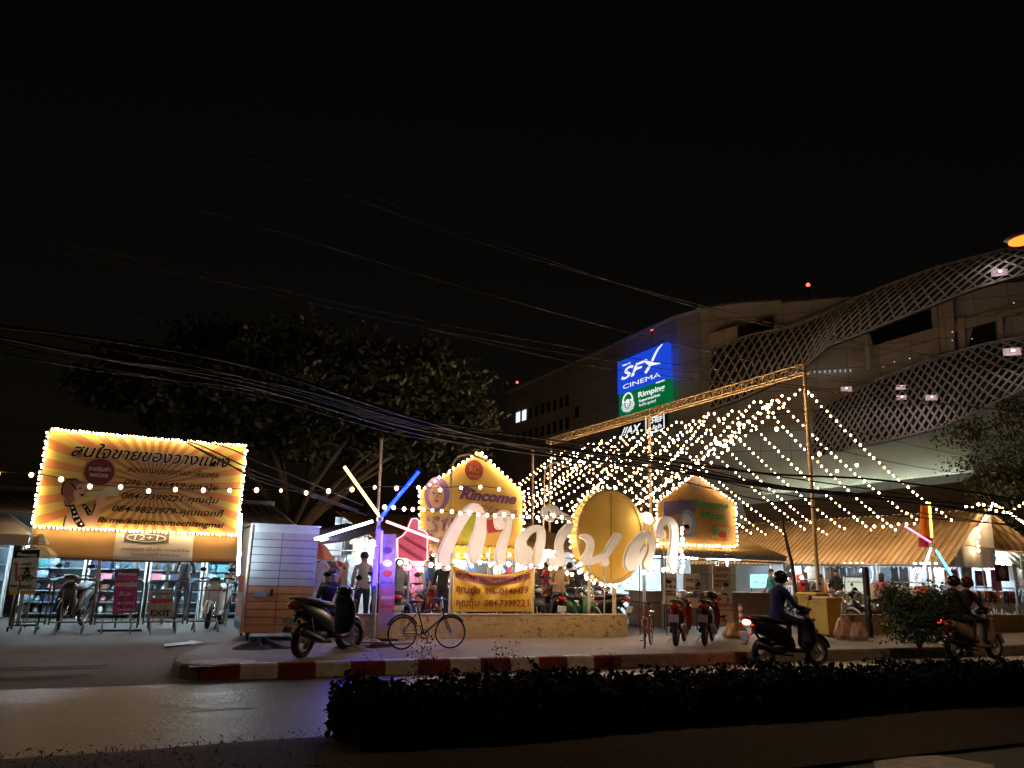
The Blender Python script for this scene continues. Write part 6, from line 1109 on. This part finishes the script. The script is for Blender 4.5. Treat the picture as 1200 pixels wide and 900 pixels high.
    if helmet:
        h = MB(); h.sphere(hc+Vector((-.012,0,.03)), (.135,.125,.125), 18, 12); h.build('helmet', helmet, t); v = MB(); v.loft([[hc+Vector((-.012+.142*cos(a)*k2, .132*sin(a)*k2, z)) for a in [(-1.1+2.2*i/12) for i in range(13)]] for z, k2 in ((.09,.93),(.03,1.0),(-.05,.98))], True, False); v.build('visor', mat('dark_visor', (.02,.02,.025), .12), t)
    elif hair:
        h = MB(); h.sphere(hc+Vector((-.02,0,.035)), (.10,.098,.085), 16, 10)
        if hair == 'long': h.loftz([(hc.z+.05,hc.x-.03,.09,.095),(hc.z-.08,hc.x-.06,.05,.09),(hc.z-.28,hc.x-.08,.03,.08)], 12)
        if hair == 'cap': h.sphere(hc+Vector((.09,0,.06)), (.07,.07,.012), 12, 6)
        h.build('cap' if hair == 'cap' else 'hair', cloth('cap', (.35,.28,.2)) if hair == 'cap' else HAIR, t)
    return t
def ride(x0=-.28, seat=.90, lean=.12, hands=True, legs='floor'):
    p = dict(pelvis=(x0,0,seat), belly=(x0+.03,0,seat+.15), chest=(x0+lean*.6,0,seat+.33), nb=(x0+lean,0,seat+.47), neck=(x0+lean+.02,0,seat+.53), h0=(x0+lean+.05,0,seat+.59), h1=(x0+lean+.055,0,seat+.66), h2=(x0+lean+.045,0,seat+.72))
    for s, k in (('L',1),('R',-1)):
        p['sh'+s] = (x0+lean-.01, k*.17, seat+.43); p['hip'+s] = (x0+.05,k*.10,seat-.03); p['kn'+s] = (x0+.44,k*.15,seat-.10); p['an'+s] = (x0+.40,k*.13,seat-.50); p['to'+s] = (x0+.54,k*.14,seat-.55)
        if hands: p['el'+s] = (x0+.22,k*.26,seat+.18); p['wr'+s] = (.12,k*.30,1.055); p['pa'+s] = (.19,k*.30,1.055)
        else: p['el'+s] = (x0+.10,k*.24,seat+.16); p['wr'+s] = (x0+.32,k*.17,seat+.13); p['pa'+s] = (x0+.38,k*.13,seat+.13)
    return p
def riding(label_v, label_ps, x, y, body, trim, people, tail):
    a, c = Vector((x-.64, y, .003)), Vector((x+.64, y, .003)); v = scooter(label_v, a, c, body, trim, 'scooter', None, tail, 0, 0, 1.05, name='scooter')
    for lab, (pose, top, legs, hel) in zip(label_ps, people): person(lab, (x+.01, y, .003), 0, pose, top, legs, None, 1.0, None, hel, 'long')
    return v
TAILON = gmat('tail_lamp_lit', (1,.12,.1), (1,.02,.02), 40, .08); JB = cloth('navy_jacket', (.012,.02,.07)); BK = cloth('black', (.014,.013,.014)); HB = paint('helmet_black', (.015,.013,.013)); HM = paint('helmet_maroon', (.09,.02,.02))
p = G(924, 782, 0); riding('black scooter with a glowing red tail lamp moving along the road', ['rider in dark blue jacket and black helmet on the scooter with the glowing tail lamp'], p.x, 11.15, BLK, BLK, [(ride(-.28,.90,.10), JB, BK, HB)], TAILON)
p = G(1150, 775, 0); riding('bronze and white scooter carrying two people at the right of the photo', ['front rider in black with a maroon helmet on the scooter carrying two','passenger in black with a black helmet sitting behind on the scooter carrying two'], p.x, 11.2, BRN, BLK, [(ride(-.2,.90,.14), BK, BK, HM), (ride(-.56,.92,.08,False), BK, cloth('dark_denim', (.03,.035,.05)), HB)], emat('tail_lamp_dim', (1,.06,.07), 4))
f = PY(383, 700, 15.35); seatp = {k: (v[0], v[1], v[2]) for k, v in ride(0,.58,.16,False).items()}
person('man in dark clothes sitting on the low wall behind the black scooter', (f.x, 15.42, PZ), -pi*.42, {**seatp, **{'kn'+s: (.42, k*.13, .50) for s, k in (('L',1),('R',-1))}, **{'an'+s: (.40, k*.12, .09) for s, k in (('L',1),('R',-1))}, **{'to'+s: (.54, k*.13, .035) for s, k in (('L',1),('R',-1))}}, BK, cloth('dark_denim', (.03,.035,.05)), 'short')
walk = dict(knL=(.12,.10,.50), anL=(.08,.10,.10), toL=(.22,.11,.05), knR=(-.02,-.1,.49), anR=(-.22,-.1,.12), toR=(-.10,-.11,.035), elL=(-.12,.22,1.12), wrL=(-.06,.24,.88), paL=(-.03,.24,.8), elR=(.04,-.22,1.1), wrR=(.2,-.22,.93), paR=(.26,-.22,.87))
hold = dict(elL=(.0,.22,1.12), wrL=(.22,.12,1.12), paL=(.29,.09,1.13), elR=(.0,-.22,1.12), wrR=(.22,-.12,1.1), paR=(.29,-.09,1.11))
PP = [('shopper in pale shirt and black trousers beneath the plum tarpaulin', 424, 17.5, 1.4, {}, ('white',(.55,.52,.5)), 'short', 1.0), ('shopper in grey shirt seen from behind beside the purple roll-up banner', 466, 16.6, 1.7, hold, ('grey',(.22,.24,.27)), 'short', .92), ('shopper in blue shirt at the rail left of the yellow banner', 503, 17.6, 2.4, walk, ('blue',(.08,.14,.35)), 'long', .98), ('woman with long hair in black near the left post of the yellow banner', 518, 17.2, 1.1, hold, ('black2',(.03,.03,.035)), 'long', .95), ('person in a beige cap and tan shirt just right of the yellow banner', 655, 16.9, -1.9, hold, ('tan',(.4,.28,.18)), 'cap', 1.0), ('person in a red shirt behind the wall next to the yellow banner', 640, 17.6, 2.2, {}, ('red',(.3,.02,.04)), 'short', .95), ('person in black by the goods left of the gold disc', 667, 17.4, 1.2, walk, ('black2',(.03,.03,.035)), 'short', .95), ('man in a black t-shirt standing left of the lit menu screen', 981, 18.4, -1.8, {}, ('black2',(.03,.03,.035)), 'short', 1.0), ('person in cream shirt behind the rubbish bins', 962, 19.0, -1.2, hold, ('cream',(.5,.42,.3)), 'long', .9), ('shopper in teal shirt walking in the lane beyond the food stall', 905, 21, 2.9, walk, ('teal',(.05,.2,.22)), 'short', .98), ('shopper in pink shirt at the long rail under the orange roof', 1035, 18.4, .3, hold, ('pink',(.5,.16,.2)), 'long', .95), ('shopper in dark clothes under the billboard between two racks', 213, 20.6, 1.4, hold, ('black2',(.03,.03,.035)), 'short', 1.0)]
for lab, px, Y, rz, pose, tc_, hr, sc in PP: f = PY(px, 700, Y); person(lab, (f.x, Y, PZ), rz, pose, cloth(*tc_), cloth('jeans', (.04,.05,.09)), hr, sc)
# ================================================================== BINS, BAGS, BUSH, FENCE, BOLLARD
BINY = mat('yellow_bin_plastic', (.5,.29,.025), .5, 0, .2, 3, .1)
def bin_(label, px, py, s, rz):
    f = G(px, py, PZ); t = thing('wheelie_bin', label, 'bin', f, rz, 'yellow wheelie bins at the entrance'); t.scale = (s,)*3; b = MB(); b.loft([[Vector((x*w, y*w2, z)) for x, y in ((-.25,-.28),(.25,-.28),(.25,.28),(-.25,.28))] for z, w, w2 in ((.06,.8,.82),(.9,1.0,1.0),(.9,1.06,1.06),(.96,1.06,1.06))], False); b.build('body', BINY, t, bevel=.02)
    b = MB(); b.loft([[Vector((x*w, y*w, z)) for x, y in ((-.28,-.32),(.28,-.32),(.28,.31),(-.28,.31))] for z, w in ((.965,1.0),(1.0,1.0),(1.04,.86))], False); l_ = b.build('lid', BINY, t, bevel=.015); b = MB(); b.tube([(-.2,.36,.95),(.2,.36,.95)], .018, 6); b.build('handle', BINY, l_)
    for x in (-.22,.22): b = MB(); b.torus((x,.24,.1), .07, .03, 'x', 16, 6); b.build('wheel', RUBBER, t)
bin_('left yellow wheelie bin by the entrance, slightly taller and partly behind the rider', 955, 743, 1.0, .1); bin_('right yellow wheelie bin beside the crumpled rubbish bag', 971, 746, .92, -.08)
def bag(label, px, py, rx, h, m, seed):
    rr = random.Random(seed); f = G(px, py, PZ); b = MB(); ph = [rr.uniform(0,6) for _ in range(6)]
    def fn(u, v):
        a = 2*pi*u; prof = sin(pi*min(1,.12+.88*(1-v))**.8)*.0+ (1-.55*v**2.2)*(.75+.25*min(1, v*5)); w = 1+.10*sin(3*a+ph[0]+2*v)+.09*sin(6*a+ph[1]-5*v)+.07*sin(11*a+ph[2]+7*v); return (rx*prof*w*cos(a), rx*.75*prof*w*sin(a), h*v*(1+.08*sin(4*a+ph[3])))
    b.grid(fn, 48, 16); k = len(b.v); b.add([fn(i/24, 1) for i in range(24)]+[(0,0,h*.9)], [(i, (i+1) % 24, 24) for i in range(24)]); o = b.build('rubbish_bag', m, None, f); return tagit(o, label, 'bag')
BAGM = mat('patterned_sack', (.42,.22,.13), .7, 0, .5, 7, .5); bag('crumpled pinkish rubbish sack leaning on the right wall beside the bin', 991, 749, .27, .5, BAGM, 2); bag('second crumpled pale sack nearer the dark post', 1006, 750, .24, .38, mat('pale_sack', (.45,.3,.2), .7, 0, .35, 6, .5), 5); bag('small tan sack of rubbish behind the glowing tail lamp', 861, 748, .3, .35, mat('tan_sack', (.4,.2,.09), .7, 0, .3, 6, .4), 8)
f = G(869, 746, PZ); t = thing('bollard', 'orange and white striped plastic bollard behind the rider', 'bollard', f); b = MB(); b.tube([(0,0,0),(0,0,.03)], .13, 14); b.build('base', RUBBER, t); b = MB(); b.tube([(0,0,.03),(0,0,.72),(0,0,.75)], [.045,.04,.02], 12); b.build('post', mat('bollard_orange', (.5,.08,.03), .5), t); b = MB(); [b.tube([(0,0,z),(0,0,z+.07)], .046, 12) for z in (.3,.46,.62)]; b.build('reflective_band', INKW, t)
f = G(1078, 763, PZ); t = thing('bush', 'dark leafy bush growing at the pavement edge between the wall and the two riders', 'bush', f); b = MB(); P = []
for i in range(16): a = random.uniform(0,2*pi); tip = Vector((.62*cos(a)*random.uniform(.3,1), .4*sin(a), random.uniform(.55,1.15))); b.tube([(0,0,-.02), tip*.5+Vector((0,0,.1)), tip], [.012,.009,.004], 5); P.append(tip)
b.build('stem', BARK, t); LP = []
for tp in P: LP += [tuple(tp+Vector((random.gauss(0,.17), random.gauss(0,.13), random.gauss(0,.13)))) for _ in range(300)]
LP += [(random.gauss(0,.38), random.gauss(0,.22), random.uniform(.16,1.1)) for _ in range(3000)]
leaves('foliage', [q for q in LP if q[2] > .12], .038, LEAFB, t)
a = G(1128, 741, PZ); t = thing('picket_fence', 'low pale picket fence in front of the bright stall at the right edge', 'fence', (a.x, 16.6, PZ)); b = MB()
for i in range(60): b.box((.13*i,0,.42), (.05,.02,.72))
b.build('picket', mat('picket_paint', (.5,.48,.44), .6), t); b = MB(); [b.box((3.9,.022,z), (8,.02,.05)) for z in (.2,.65)]; b.build('rail', mat('picket_paint', (.5,.48,.44), .6), t)
bulbs_px('bulb string rising to a point in the right tree', [(1146,648),(1146,622),(1164,590),(1200,612),(1230,640)], 17.5, .16, .045, 0, hang=0); bulbs_px('loose bulbs strung through the leaves of the right tree', [(1128,592),(1150,588),(1175,600),(1205,585)], 17.0, .33, .05, .05); bulbs_px('bulb string along the ridge of the orange roof', [(1010,615),(1060,612),(1120,610)], 19.5, .42, .05, .05)

def split_pieces(o):
    me = o.data; par = {}
    def find(a):
        while par[a] != a: par[a] = par[par[a]]; a = par[a]
        return a
    key = [tuple(round(c, 4) for c in v.co) for v in me.vertices]
    for k in key: par[k] = k
    for p in me.polygons:
        a = find(key[p.vertices[0]])
        for i in p.vertices[1:]: par[find(key[i])] = a
    grp = {}
    for p in me.polygons: grp.setdefault(find(key[p.vertices[0]]), []).append(p)
    if len(grp) < 2: return
    nm = o.name.split('.')[0]; mts = list(me.materials); first = True
    for ps in grp.values():
        b = MB(); idx = {}
        for p in ps:
            f = []
            for i in p.vertices:
                if i not in idx: idx[i] = len(b.v); b.v.append(tuple(me.vertices[i].co))
                f.append(idx[i])
            b.f.append(tuple(f)); b.mi.append(p.material_index); b.sm.append(p.use_smooth)
        q = b.build(nm, mts, o.parent); q.matrix_basis = o.matrix_basis.copy()
    bpy.data.objects.remove(o)
for o in [o for o in C.objects if o.type == 'MESH' and o.parent and o.name.split('.')[0] in ('post','upright','foot','castor','printed_dots','printed_outline','canopy_post','pole','indicator') and not o.children and o.parent.get('category') not in ('neon light',)]: split_pieces(o)
